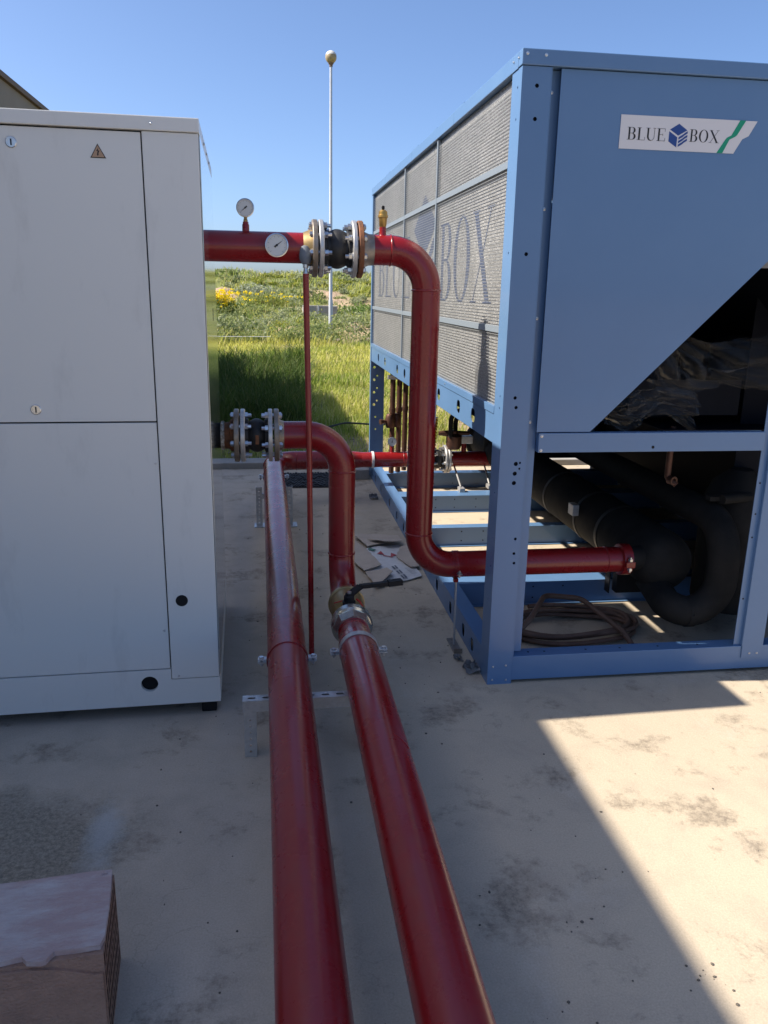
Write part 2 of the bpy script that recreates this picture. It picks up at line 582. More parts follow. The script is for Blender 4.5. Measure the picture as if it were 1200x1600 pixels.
def poly(bm, pts3):
    bm.faces.new([bm.verts.new(p) for p in pts3])

# shared small hardware ------------------------------------------------
def screw_mesh(r=0.0048):
    bm = NB()
    lathe(bm, (0, 0, 0), (0, 0, 1), [(0, r*1.25), (.0012, r*1.25), (.0014, r*.85), (.0035, r*.8), (.0045, r*.45)], 8)
    return finish(bm, 'screw', 'zinc', True)
SCREW = screw_mesh()
SCREW_S = screw_mesh(.0036)

def place_small(name, me, parent, pos, normal, spin=0.0):
    q = Vector((0, 0, 1)).rotation_difference(Vector(normal).normalized())
    return link(name, me, parent, Matrix.Translation(pos) @ q.to_matrix().to_4x4() @ Matrix.Rotation(spin, 4, 'Z'))

def bolt_mesh(length, nut=.0125, r=.0075):
    bm = NB()
    lathe(bm, (0, 0, -length/2), (0, 0, 1), [(0, r), (length, r)], 8)
    lathe(bm, (0, 0, -length/2+.003), (0, 0, 1), [(0, nut), (.011, nut)], 6)
    lathe(bm, (0, 0, length/2-.026), (0, 0, 1), [(0, nut), (.012, nut)], 6)
    lathe(bm, (0, 0, length/2-.030), (0, 0, 1), [(0, nut*1.25), (.003, nut*1.25)], 10)
    return finish(bm, 'bolt', 'zinc', True)
BOLT = bolt_mesh(.085)

# ------------------------------------------------------------------ big meshes (numpy)
def big_mesh(name, verts, tris, cols, m, parent=None, kind='stuff'):
    me = bpy.data.meshes.new(name)
    nv, nt_ = len(verts), len(tris)
    me.vertices.add(nv)
    me.vertices.foreach_set('co', np.ascontiguousarray(verts, dtype=np.float32).ravel())
    me.loops.add(nt_*3)
    me.loops.foreach_set('vertex_index', np.ascontiguousarray(tris, dtype=np.int32).ravel())
    me.polygons.add(nt_)
    me.polygons.foreach_set('loop_start', np.arange(0, nt_*3, 3, dtype=np.int32))
    me.polygons.foreach_set('loop_total', np.full(nt_, 3, dtype=np.int32))
    a = me.color_attributes.new('col', 'FLOAT_COLOR', 'POINT')
    c4 = np.ones((nv, 4), np.float32); c4[:, :3] = cols
    a.data.foreach_set('color', c4.ravel())
    me.update(calc_edges=True)
    me.validate()
    me.materials.append(M[m])
    o = link(name, me, parent)
    if kind: o['kind'] = kind
    return o

def vnoise(x, y, seed=0):
    """smooth value noise"""
    xi, yi = np.floor(x).astype(int), np.floor(y).astype(int)
    fx, fy = x-xi, y-yi
    fx, fy = fx*fx*(3-2*fx), fy*fy*(3-2*fy)
    def h(a, b):
        n = (a*374761393 + b*668265263 + seed*1442695041) & 0x7fffffff
        n = ((n ^ (n >> 13))*1274126177) & 0x7fffffff
        return ((n ^ (n >> 16)) & 0xffff)/65535.0
    return (h(xi, yi)*(1-fx)+h(xi+1, yi)*fx)*(1-fy)+(h(xi, yi+1)*(1-fx)+h(xi+1, yi+1)*fx)*fy
def fbm(x, y, seed=0, o=4):
    s = np.zeros_like(x, dtype=float); a = .5; f = 1.0
    for k in range(o):
        s += a*vnoise(x*f, y*f, seed+k*17); a *= .5; f *= 2.03
    return s/(1-.5**o)
def sstep(a, b, x):
    t = np.clip((x-a)/(b-a), 0, 1)
    return t*t*(3-2*t)

def ground_z(x, y):
    x = np.asarray(x, float); y = np.asarray(y, float)
    z = -.11+.05*(fbm(x*.9, y*.9, 3)-.5)*sstep(7.2, 9, y)
    hill = np.interp(y, [24, 28, 32, 38, 44, 48, 51, 58, 90], [0, .05, .18, .42, .90, 1.65, 2.25, 2.55, 0])
    hill = hill+sstep(46, 51, y)*(1-sstep(58, 80, y))*(fbm(x*.22+3, y*.1, 15)-.5)*.9
    hill = hill*(1-.30*sstep(-2.2, -6, x)*sstep(44, 50, y))
    z = z+hill
    band = sstep(24.5, 27, y)*(1-sstep(50, 60, y))
    z = z+band*(fbm(x*.45, y*.45, 9)-.45)*.55
    z = z+sstep(25, 27, y)*(1-sstep(29.5, 32, y))*(.35*sstep(1.2, 3, x)+.3*np.exp(-((x+2.0)/1.0)**2))
    return z
def dirt_mask(x, y):
    d = fbm(x*.35+4, y*.22, 21)
    m = sstep(.56, .66, d)*sstep(20, 26, y)
    m = np.maximum(m, sstep(1.5, 3.0, x)*sstep(24.5, 27, y)*(1-sstep(31, 36, y))*sstep(.38, .5, fbm(x*.6, y*.5, 5)))
    m = np.maximum(m, np.exp(-((x+2.3)/.8)**2-((y-31)/2.5)**2)*1.2)
    m = np.maximum(m, sstep(3, 4.2, x)*np.exp(-((y-43)/2.0)**2))
    near = (1-sstep(8.6, 9.6, y+1.2*(fbm(x*1.3, y*1.3, 31)-.5)))*.8
    m = np.maximum(m, near*sstep(.35, .55, fbm(x*1.2, y*1.2, 41)))
    m = np.maximum(m, .9*sstep(1.2, 1.9, x)*(1-sstep(11, 15, y))*sstep(.47, .58, fbm(x*.8, y*.5, 43)))
    return np.clip(m, 0, 1)

# ================================================================== SETTING
def build_terrain():
    xs = np.unique(np.concatenate([np.linspace(-1500, -60, 14), np.linspace(-60, -10, 22), np.linspace(-10, 16, 131), np.linspace(16, 70, 24), np.linspace(70, 1500, 14)]))
    ys = np.unique(np.concatenate([np.linspace(-300, 6, 10), np.linspace(7, 60, 240), np.linspace(60, 120, 40), np.linspace(120, 2500, 20)]))
    X, Y = np.meshgrid(xs, ys)
    Z = ground_z(X, Y)
    dm = dirt_mask(X, Y)
    Z = Z+dm*(fbm(X*2.2, Y*2.2, 77)-.45)*.28*sstep(20, 26, Y)
    v = np.stack([X, Y, Z], -1).reshape(-1, 3)
    nx, ny = len(xs), len(ys)
    i = np.arange(ny-1)[:, None]*nx+np.arange(nx-1)[None]
    i = i.ravel()
    t = np.concatenate([np.stack([i, i+1, i+nx+1], -1), np.stack([i, i+nx+1, i+nx], -1)])
    g = np.array((.17, .19, .055)); d = np.array((.40, .29, .19)); far = np.array((.12, .135, .05))
    k = dm[..., None]
    c = g*(1-k)+d*k
    vv = fbm(X*.5, Y*.5, 55)[..., None]
    c = c*(.75+.5*vv)
    f = sstep(60, 120, Y)[..., None]
    c = c*(1-f)+far*f
    orange = np.exp(-((X-3.1)/.55)**2-((Y-33.)/1.2)**2)[..., None]
    c = c*(1-orange)+np.array((.42, .16, .06))*orange
    o = big_mesh('field_ground', v, t, c.reshape(-1, 3), 'terrain', kind='structure')
    for p in o.data.polygons: p.use_smooth = True
build_terrain()

bm = NB()
box(bm, -9, 9.5, -6, 7.1, -.35, 0)
tag(obj('concrete_slab', bm, 'slab'), kind='structure')

kerb = thing('kerb', None, None, (0, 7.1, 0))
tag(kerb, kind='structure')
x = -9.0
k = 0
while x < 9.4:
    bm = NB()
    w = 1.0
    dz = random.uniform(-.003, .004)
    box(bm, x+.004, x+w-.004, 7.105+random.uniform(-.004, .004), 7.33, -.3, .052+dz, .008)
    obj('kerb_stone', bm, 'kerb', kerb)
    x += w

# concrete block lying at the end of the slab
bm = NB()
box(bm, .60, .845, 6.62, 6.98, .0, .085, .006)
tag(obj('concrete_block', bm, 'blocks'), 'small grey concrete block behind the low red elbow by the kerb', 'block')

# dark woven mat in front of the kerb
matt = thing('mesh_mat', 'dark coarse mesh mat lying on the slab before the kerb', 'mat', (.35, 6.65, 0))
bm = NB()
nx, ny = 26, 14
for i in range(nx):
    for j in range(ny):
        cx = .07+(.62/nx)*(i+.5)+(.012 if j % 2 else 0)
        cy = 6.36+(.5/ny)*(j+.5)
        hz = .006+.010*random.random()
        box(bm, cx-.0095, cx+.0095, cy-.012, cy+.012, .004, hz+.006)
o = obj('mesh_pad', bm, 'mat', matt); o['kind'] = 'stuff'
bm = NB()
box(bm, .06, .70, 6.35, 6.87, .001, .006)
obj('backing', bm, 'mat', matt)

# ---------------------------------------------------------------- beige building on the left
bd = thing('beige_building', 'beige rendered building with brown roof edge behind the white cabinet', 'building', (-6, 4, 0))
bm = NB(); box(bm, -12, -2.80, -1.3, 13.2, -.3, 3.70); obj('wall', bm, 'beige', bd)
bm = NB(); box(bm, -12.03, -2.755, -1.33, 13.23, 3.70, 3.765, .01); obj('roof_edge', bm, 'coping', bd)
bm = NB(); box(bm, -11.7, -3.0, -1.0, 12.9, 3.765, 3.79); obj('roof', bm, 'roof', bd)
bm = NB(); box(bm, -12, -3.95, 13.235, 17.6, -.3, 3.70); obj('wall', bm, 'beige', bd)
bm = NB(); box(bm, -12.03, -3.905, 13.24, 17.63, 3.70, 3.765, .01); obj('roof_edge', bm, 'coping', bd)

# ---------------------------------------------------------------- lamp post
lp = thing('lamp_post', 'tall thin grey lamp post with a yellowed globe in the field', 'lamp post', (2.15, 27.5, -.1))
gz = float(ground_z(2.15, 27.5))-.25
bm = NB(); lathe(bm, (2.15, 27.5, gz), (0, 0, 1), [(0, .075), (1.2-gz, .07), (1.25-gz, .058), (8.25-gz, .04)], 16); obj('pole', bm, 'pole', lp, True)
bm = NB(); lathe(bm, (2.15, 27.5, 8.18), (0, 0, 1), [(0, .05), (.06, .055), (.09, .085), (.12, .085)], 16); obj('collar', bm, 'coping', lp, True)
bm = NB()
lathe(bm, (2.15, 27.5, 8.27), (0, 0, 1), [(.18-.18*math.cos(a), .175*math.sin(a)+1e-7) for a in np.linspace(0.35, PI*.62, 12)], 24, caps=True)
gl = obj('globe', bm, 'globe', lp, True)
bm = NB()
lathe(bm, (2.15, 27.5, 8.27), (0, 0, 1), [(.18-.185*math.cos(a), .18*math.sin(a)) for a in np.linspace(PI*.60, PI, 9)], 24, caps=True)
obj('globe_cap', bm, 'globetop', lp, True)

# ---------------------------------------------------------------- concrete box in the field
cx0, cy0 = 2.0, 36.5
gz = float(ground_z(cx0+.6, cy0))
cb = thing('concrete_chamber', 'open concrete chamber with pale rim among the weeds', 'chamber', (cx0+.6, cy0, gz))
for (a, b_, c, d) in ((cx0-.35, cx0+1.15, cy0, cy0+.1), (cx0-.35, cx0+1.15, cy0+.95, cy0+1.05), (cx0-.35, cx0-.25, cy0+.1, cy0+.95), (cx0+1.05, cx0+1.15, cy0+.1, cy0+.95)):
    bm = NB(); box(bm, a, b_, c, d, gz-.3, gz+.62, .012); obj('wall', bm, 'blocks', cb)
bm = NB(); box(bm, cx0+.28, cx0+.34, cy0-.05, cy0-.002, gz-.2, gz+.64); obj('edge_post', bm, 'label', cb)

# ================================================================== VEGETATION
def blades(x, y, z, h, w, yaw, lean, col, tipcol):
    n = len(x)
    dx, dy = np.cos(yaw), np.sin(yaw)
    lx, ly = -dy, dx
    V = np.zeros((n, 5, 3)); C = np.zeros((n, 5, 3))
    def put(k, side, t, bend):
        V[:, k, 0] = x+dx*w*.5*side+lx*lean*h*bend
        V[:, k, 1] = y+dy*w*.5*side+ly*lean*h*bend
        V[:, k, 2] = z+h*t*(1-.25*lean*bend)
    put(0, -1, -.05, 0); put(1, 1, -.05, 0); put(2, -.75, .55, .3); put(3, .75, .55, .3); put(4, 0, 1, 1)
    C[:, :2] = col[:, None]; C[:, 2:4] = (col*.5+tipcol*.5)[:, None]; C[:, 4] = tipcol
    b = np.arange(n)[:, None]*5
    T = np.concatenate([b+np.array([[0, 1, 3]]), b+np.array([[0, 3, 2]]), b+np.array([[2, 3, 4]])])
    return V.reshape(-1, 3), T, C.reshape(-1, 3)

def grass(name, n, y0, y1, xl, xr, hmin, hmax, wk, label, dark=False):
    u = RNG.random(n)
    y = y0*(y1/y0)**u                # denser near the camera
    x = xl(y)+(xr(y)-xl(y))*RNG.random(n)
    keep = RNG.random(n) > dirt_mask(x, y)*.93
    clump = fbm(x*1.4, y*1.4, 61)
    keep &= RNG.random(n) < .25+1.1*clump
    x, y, clump = x[keep], y[keep], clump[keep]
    m = len(x)
    z = ground_z(x, y)
    h = (hmin+(hmax-hmin)*RNG.random(m)**1.5)*(.5+clump)
    near = 1-sstep(7.35, 8.4, y)
    h *= 1-.55*(1-sstep(7.6, 10.5, y))
    w = wk*(y/8.0)*(.6+.8*RNG.random(m))
    g1 = np.array((.160, .250, .030)); g2 = np.array((.520, .490, .110)); g3 = np.array((.62, .54, .25))
    if dark: g1, g2, g3 = np.array((.035, .075, .015)), np.array((.075, .13, .025)), np.array((.13, .15, .05))  # shade put into the blade colours
    t = np.clip(fbm(x*.6, y*.35, 71)*2.3-.65+.4*(RNG.random(m)-.5), 0, 1)[:, None]
    dry = (RNG.random(m) < .16)[:, None]
    c = g1*(1-t)+g2*t
    c = np.where(dry, g3, c)*(.75+.5*RNG.random((m, 1)))
    tip = c*1.15+np.array((.03, .025, .0))
    V, T, C = blades(x, y, z, h, w, RNG.random(m)*2*PI, .15+.7*RNG.random(m), c, tip)
    o = big_mesh(name, V, T, C, 'leaf')
    tag(o, label, 'grass', kind='stuff')
grass('meadow_grass', 150000, 7.4, 25.5, lambda y: -.20*y-.9, lambda y: .42*y+.3, .06, .22, .0066, 'bright green meadow grass beyond the slab')
# tall grass in the building's shade, palette darkened to paint that shade
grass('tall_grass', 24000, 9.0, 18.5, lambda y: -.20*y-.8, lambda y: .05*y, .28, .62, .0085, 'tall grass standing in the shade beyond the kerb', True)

def leaf_cloud(cx, cy, cz, rx, ry, rz, n, size, c1, c2, up=.5):
    """n leaf quads spread through an uneven ellipsoid"""
    d = RNG.normal(size=(n, 3)); d /= np.linalg.norm(d, axis=1)[:, None]
    r = RNG.random(n)**.45
    lump = .7+.6*vnoise(d[:, 0]*2.2+cx*3+50, d[:, 2]*2.2+d[:, 1]*2+cy+50, 5)
    P = d*(r*lump)[:, None]*np.array((rx, ry, rz))+np.array((cx, cy, cz))
    a = RNG.normal(size=(n, 3)); a[:, 2] += up; a /= np.linalg.norm(a, axis=1)[:, None]
    b = np.cross(a, RNG.normal(size=(n, 3))); b /= np.linalg.norm(b, axis=1)[:, None]
    s = size*(.5+RNG.random(n))[:, None]
    V = np.stack([P-a*s, P+b*s*.42, P+a*s, P-b*s*.42], 1)
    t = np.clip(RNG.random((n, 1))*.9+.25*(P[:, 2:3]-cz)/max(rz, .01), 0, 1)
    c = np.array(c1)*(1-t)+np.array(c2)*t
    C = np.repeat(c[:, None], 4, 1)
    i = np.arange(n)[:, None]*4
    T = np.concatenate([i+np.array([[0, 1, 2]]), i+np.array([[0, 2, 3]])])
    return V.reshape(-1, 3), T, C.reshape(-1, 3)

def stack(parts):
    V, T, C, o = [], [], [], 0
    for v, t, c in parts:
        V.append(v); T.append(t+o); C.append(c); o += len(v)
    return np.concatenate(V), np.concatenate(T), np.concatenate(C)

# weeds covering the bank: a mass nobody can count
parts = []
N = 1250
u = RNG.random(N)
yy = 25.2*(56/25.2)**u
xx = (-.17*yy-1.5)+(.40*yy+2.5)*RNG.random(N)
dm = dirt_mask(xx, yy)
pal = [((.10, .16, .035), (.24, .29, .07)), ((.12, .17, .06), (.33, .36, .14)), ((.17, .21, .10), (.42, .44, .26)), ((.14, .18, .03), (.38, .38, .07)), ((.22, .19, .09), (.48, .42, .23))]
for i in range(N):
    if RNG.random() < dm[i]*.9: continue
    x, y = xx[i], yy[i]
    front = 1-sstep(27, 31, y)
    hgt = (.16+.30*RNG.random()**2)*(1+.9*float(front))*(1-.35*float(sstep(40, 50, y)))
    wd = .28+.4*RNG.random()
    zz = float(ground_z(x, y))
    c1, c2 = pal[min(int(vnoise(np.array([x*.35]), np.array([y*.22]), 91)[0]*3.4+RNG.random()*1.6), 4)]
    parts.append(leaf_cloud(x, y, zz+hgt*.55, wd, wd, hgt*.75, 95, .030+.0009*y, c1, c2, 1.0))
V, T, C = stack(parts)
tag(big_mesh('bank_weeds', V, T, C, 'leaf'), 'mixed green weeds and shrubs covering the distant earth bank', 'weeds', kind='stuff')
# thin tall stalks over the bank
grass('bank_grass', 26000, 24.5, 56, lambda y: -.16*y-1.5, lambda y: .30*y+1, .18, .50, .0060, 'pale seeding grass along the top of the earth bank')

def bush(name, label, x, y, r, h, n, c1, c2, flower=None, nf=0, size=.09, cat='bush'):
    zz = float(ground_z(x, y))
    t = thing(name, label, cat, (x, y, zz))
    bm = NB()
    for k in range(5):
        a = 2*PI*k/5+.3
        sweep(bm, [(x, y, zz-.1), (x+.12*r*math.cos(a), y+.12*r*math.sin(a), zz+h*.35), (x+.4*r*math.cos(a), y+.4*r*math.sin(a), zz+h*.7)], .015, 6, radii=[.02, .015, .006])
    obj('stem', bm, 'hose', t)
    pr = [leaf_cloud(x+r*.45*math.cos(a), y+r*.3*math.sin(a), zz+h*(.42+.12*math.sin(3*a)), r*.6, r*.5, h*.48, n//5, size, c1, c2, .6) for a in np.linspace(0, 2*PI, 6)[:5]]
    V, T, C = stack(pr)
    big_mesh('foliage', V, T, C, 'leaf', t, kind='stuff')
    if flower:
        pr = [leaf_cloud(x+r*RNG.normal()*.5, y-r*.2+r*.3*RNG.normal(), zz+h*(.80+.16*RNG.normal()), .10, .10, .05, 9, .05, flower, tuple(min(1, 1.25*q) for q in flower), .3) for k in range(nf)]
        V, T, C = stack(pr)
        big_mesh('blossom', V, T, C, 'leaf', t, kind='stuff')
bush('yellow_flower_bush', 'bush with dense yellow blossom beside the white cabinet edge', -2.0, 36.5, .95, 1.05, 1500, (.09, .15, .03), (.27, .31, .07), (.80, .62, .02), 150, size=.055)
bush('yellow_flower_bush', 'low shrub dotted with yellow blossom left of the thin red tube', .1, 41.0, 1.5, .75, 1500, (.11, .16, .03), (.32, .34, .08), (.76, .60, .03), 24, size=.055)
bush('silver_shrub', 'silvery pale green shrub rising on the bank', -.55, 46.0, 1.1, .75, 1200, (.22, .26, .18), (.44, .47, .34), size=.055)
bush('dark_shrub', 'dark green shrub beside the lamp post and blue unit', 4.4, 38.0, 1.7, .85, 1800, (.07, .14, .025), (.20, .28, .055), size=.06)
bush('dark_shrub', 'round dark green bush at the left end of the skyline', -4.6, 52.0, 1.3, 1.0, 1200, (.05, .10, .03), (.13, .19, .06), size=.08)

# pale wire stretched along the field edge
bm = NB()
cyl(bm, (-3.6, 24.9, .02+float(ground_z(-3, 24.9))+.22), (.15, 24.9, float(ground_z(0, 24.9))+.25), .011, 6)
tag(obj('marker_rail', bm, 'label'), 'thin white rail along the far edge of the meadow', 'rail')

# black cable in the grass
bm = NB()
pts = [(-.6, 8.7, -.02), (.1, 8.6, .0), (.5, 8.9, .03), (.9, 9.3, .06), (1.3, 9.5, .0), (2.0, 9.9, -.05)]
sweep(bm, fillet(pts, [0, .5, .5, .5, .5, 0], 5), .011, 8)
tag(obj('ground_cable', bm, 'cable', smooth=True), 'black cable lying in the grass beyond the kerb', 'cable')

# stones of the rubble strip beyond the kerb
def rock(bm, c, r):
    b2 = bmesh.new()
    bmesh.ops.create_icosphere(b2, subdivisions=1, radius=1)
    s = Vector((random.uniform(.7, 1.3), random.uniform(.7, 1.3), random.uniform(.45, .8)))*r
    for v in b2.verts:
        v.co = Vector((v.co.x*s.x, v.co.y*s.y, v.co.z*s.z))*random.uniform(.8, 1.2)+Vector(c)
    merge(bm, b2)
bm = NB()
for i in range(520):
    y = 7.45+3.2*random.random()**1.6
    x = random.uniform(-.18*y-1, .40*y+.3)
    if y < 9.2 or x > 1.3:
        rock(bm, (x, y, float(ground_z(x, y))+.005), random.uniform(.010, .038))
o = obj('rubble_stones', bm, 'stone'); tag(o, 'pale rubble stones scattered beyond the kerb', 'stones', kind='stuff')
bm = NB()
for i in range(160):
    y = random.uniform(25.5, 34); x = random.uniform(2.2, 5.5) if i % 3 else random.uniform(-3, -1.4)
    rock(bm, (x, y, float(ground_z(x, y))+.05), random.uniform(.04, .14))
o = obj('earth_clods', bm, 'stone'); tag(o, 'brown earth clods heaped near the lamp post foot', 'clods', kind='stuff')

# grit on the slab
bm = NB()
for i in range(200):
    y = 1.2+4.6*random.random()**1.4
    x = random.uniform(-.6, 2.4) if y < 2.8 else random.uniform(-.2, .84)
    rock(bm, (x, y, .001), random.choice((.0012, .0018, .0025, .004)))
for cx_, cy_, nn in ((.79, 1.62, 9), (1.02, 1.42, 12), (.56, 1.75, 6), (.62, 1.36, 8), (.95, 1.78, 5)):
    for q in range(nn):
        rock(bm, (cx_+random.gauss(0, .045), cy_+random.gauss(0, .04), .001), random.choice((.0012, .002, .003, .0045)))
o = obj('grit', bm, 'grit'); tag(o, 'dark grit and crumbs scattered over the concrete slab', 'grit', kind='stuff')

# ================================================================== WHITE CABINET
WM = Matrix.Translation((-.1962, 2.7846, 0)) @ Matrix.Rotation(.0267, 4, 'Z')
wc = thing('white_cabinet_unit', 'large white sheet metal chiller cabinet with locked doors, standing at left', 'chiller', mw=WM)
def wobj(name, bm, m, parent=None, smooth=False): return obj(name, bm, m, parent or wc, smooth, WM)
WL, WD, WH = -1.95, 1.08, 2.055
bm = NB(); box(bm, WL+.012, -.012, .014, WD-.012, .10, 2.03); wobj('cabinet_core', bm, 'hole')
bm = NB(); box(bm, WL-.004, .003, -.010, WD+.004, 2.0135, WH, .003); wobj('roof_fascia', bm, 'white')
doors = []
for a0, a1 in ((-.988, -.1755), (WL+.17, -.992)):
    bm = NB(); box(bm, a0, a1, 0, .013, 1.1115, 2.0085, .0025); d1 = wobj('door_panel', bm, 'white')
    bm = NB(); box(bm, a0, a1, .001, .0135, .1965, 1.1065, .0025); d2 = wobj('lower_panel', bm, 'white')
    doors.append((a0, a1, d1, d2))
bm = NB(); box(bm, -.1715, -.0005, -.003, .0135, .1545, 2.012, .003); cp = wobj('corner_panel', bm, 'white')
bm = NB(); box(bm, WL, WL+.166, -.003, .0135, .1545, 2.012, .003); wobj('corner_panel', bm, 'white')
bm = NB()
plate(bm, [(WL, .052), (.002, .052), (.002, .1525), (-.1735, .1525), (-.1735, .1935), (WL+.1685, .1935), (WL+.1685, .1525), (WL, .1525)],
      [circl(-.252, .139, .0305, 28)], (0, -.002, 0), (1, 0, 0), (0, 0, 1), -.016)
wobj('base_skirt', bm, 'white')
bm = NB(); box(bm, 0.0, .0035, .016, WD, .155, 2.011, .001); wobj('side_panel', bm, 'gloss')
bm = NB(); box(bm, -.01, .003, .018, WD+.002, .052, .1535, .001); wobj('side_skirt', bm, 'white')
bm = NB(); box(bm, WL+.001, WL+.012, .016, WD, .155, 2.011); wobj('side_panel', bm, 'white')
bm = NB(); box(bm, WL+.004, -.004, WD-.010, WD, .055, 2.012); wobj('rear_panel', bm, 'white')
for sx in (-.07, WL+.03):
    for sy in (.02, WD-.09):
        bm = NB(); box(bm, sx, sx+.055, sy, sy+.07, .0, .0505, .004); wobj('foot', bm, 'black')
# cap of the round opening in the corner panel
bm = NB(); lathe(bm, (-.122, -.0028, .462), (0, -1, 0), [(0, .0215), (.0012, .0215), (.0018, .019)], 28); wobj('knockout_cap', bm, 'black')
bm = NB(); lathe(bm, (-.252, .0134, .139), (0, 1, 0), [(0, .034), (.0004, .034)], 20); wobj('opening_back', bm, 'hole')
def wp(v): return (WM @ Vector((*v, 1))).to_3d() if False else WM @ Vector(v)
WN = (WM.to_3x3() @ Vector((0, -1, 0)))
for (a, z, y) in ((-.141, 2.033, -.0102), (-.186, .967, .0008), (-.189, .348, .0008), (-.146, .166, -.0031), (-.97, .967, .0008), (-.97, .348, .0008)):
    place_small('screw', SCREW_S, wc, WM @ Vector((a, y, z)), WN)
for y in (.30, .52, .74):
    place_small('screw', SCREW, wc, WM @ Vector((.0032, y, 2.03)), WM.to_3x3() @ Vector((1, 0, 0)))
for a, z in ((-.554, 1.963), (-.556, 1.153)):
    bm = NB(); lathe(bm, (a, .0, z), (0, -1, 0), [(0, .0165), (.002, .0165), (.0035, .0145), (.0035, .0115), (.0015, .011)], 24)
    lk = wobj('lock', bm, 'zinc', None, True)
    bm = NB(); box(bm, a-.0018, a+.0018, -.0042, -.0012, z-.009, z+.009); wobj('lock_slot', bm, 'ink', lk)
# warning sticker
def tri(cx, z0, w, h, y, bm):
    poly(bm, [(cx-w/2, y, z0), (cx+w/2, y, z0), (cx, y, z0+h)])
bm = NB(); tri(-.304, 1.9285, .047, .0415, -.0012, bm); st = wobj('warning_sticker', bm, 'ink')
bm = NB(); tri(-.304, 1.9312, .0385, .0345, -.0016, bm); wobj('sticker_field', bm, 'yellow', st)
bm = NB(); poly(bm, [(-.304+a, -.0020, 1.94+b_) for a, b_ in ((.002, .018), (-.005, .008), (-.0005, .0085), (-.003, -.001), (-.0042, .001), (-.001, -.006), (.003, .0005), (.001, .0), (.005, .0105), (.0005, .010))]); wobj('lightning_mark', bm, 'ink', st)
for z in (.98, 1.42):
    bm = NB(); box(bm, .0034, .0042, .62, .645, z, z+.05); wobj('panel_slot', bm, 'hole')

# ================================================================== BLUE CHILLER
XB, YB, HB, LB, WB = .87, 2.90, 2.34, 3.95, 2.14
XR, YE = XB+WB, YB+LB
bl = thing('blue_chiller_unit', 'large blue open framed air cooled chiller with mesh side and brand plate', 'chiller', (XB, YB, 0))
def b(name, bm, m='blue', parent=None, smooth=False): return obj(name, bm, m, parent or bl, smooth)

def corner_post(mirror, y_face, inward):
    """front/rear corner posts: front flange, side flange, recessed return"""
    def X(x): return x if not mirror else XB+XR-x
    s = 1 if inward > 0 else -1
    fh = [circl(.924, 2.229, .0075, 6), circl(.924, 2.126, .0075, 6), circl(.923, 1.686, .0075, 6), circl(.915, 1.175, .0068, 8), circl(.921, 1.139, .0068, 8),
          circl(.934, .924, .0085, 10), circl(.932, .886, .0085, 10), circl(.931, .849, .0085, 10), circl(.950, .928, .0045, 8), circl(.949, .905, .0045, 8),
          circl(.951, .624, .006, 8), circl(.949, .564, .006, 8), circl(.952, .524, .006, 8)]
    bm = NB()
    hl = [[(X(a), c) for a, c in h] for h in fh]
    ol = [(X(XB), 0.0), (X(.972), 0.0), (X(.972), 2.288), (X(XB), 2.288)]
    plate(bm, ol, hl, (0, y_face, 0), (1, 0, 0), (0, 0, 1), -.003*s)
    p1 = b('post_front', bm)
    # side flange
    sh = [circl(2.945, z, .005, 8) for z in (2.23, 2.13, 1.69, 1.175, 1.13, .80, .62, .50, .36)]
    bm = NB()
    ys = lambda y: y if inward > 0 else YB+YE-y
    plate(bm, [(ys(2.9032), 0.0), (ys(3.015), 0.0), (ys(3.015), 2.288), (ys(2.9032), 2.288)], [[(ys(a), c) for a, c in h] for h in sh], (X(XB), 0, 0), (0, 1, 0), (0, 0, 1), (.003 if not mirror else -.003))
    b('post_side', bm)
    # recessed return
    xa, xb_ = sorted((X(.972), X(1.018)))
    ya, yb_ = sorted((y_face+s*.040, y_face+s*.043))
    bm = NB(); box(bm, xa, xb_, ya, yb_, .125, 2.288); b('post_return', bm)
    xa, xb_ = sorted((X(.9725), X(.9755)))
    ya, yb_ = sorted((y_face+s*.0005, y_face+s*.0398))
    bm = NB(); box(bm, xa, xb_, ya, yb_, .125, 2.288); b('post_return', bm)
    # dark box that stands for the shade inside the hollow section
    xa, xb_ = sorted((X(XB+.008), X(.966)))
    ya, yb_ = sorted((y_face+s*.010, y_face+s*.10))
    bm = NB(); box(bm, xa, xb_, ya, yb_, .005, 2.28); b('post_shade', bm, 'inner')
corner_post(False, YB, 1)
corner_post(True, YB, 1)
corner_post(True, YE, -1)
# rear left post: perforated plate that shows light through its holes
bm = NB()
hl = []
for z in np.arange(.30, .98, .105):
    hl += [circl(.90, z, .011, 8), circl(.925, z+.035, .008, 8)] if z > .55 else [circl(.915, z, .008, 8)]
plate(bm, rectl(XB, .985, 0, 2.288), hl, (0, YE-.06, 0), (1, 0, 0), (0, 0, 1), -.003)
b('post_front', bm)
bm = NB(); box(bm, XB, XB+.003, YE-.0595, YE+.0, 0, 2.288); b('post_side', bm)
bm = NB(); box(bm, XB+.0035, .985, YE-.003, YE, 0, .3); b('post_front', bm)

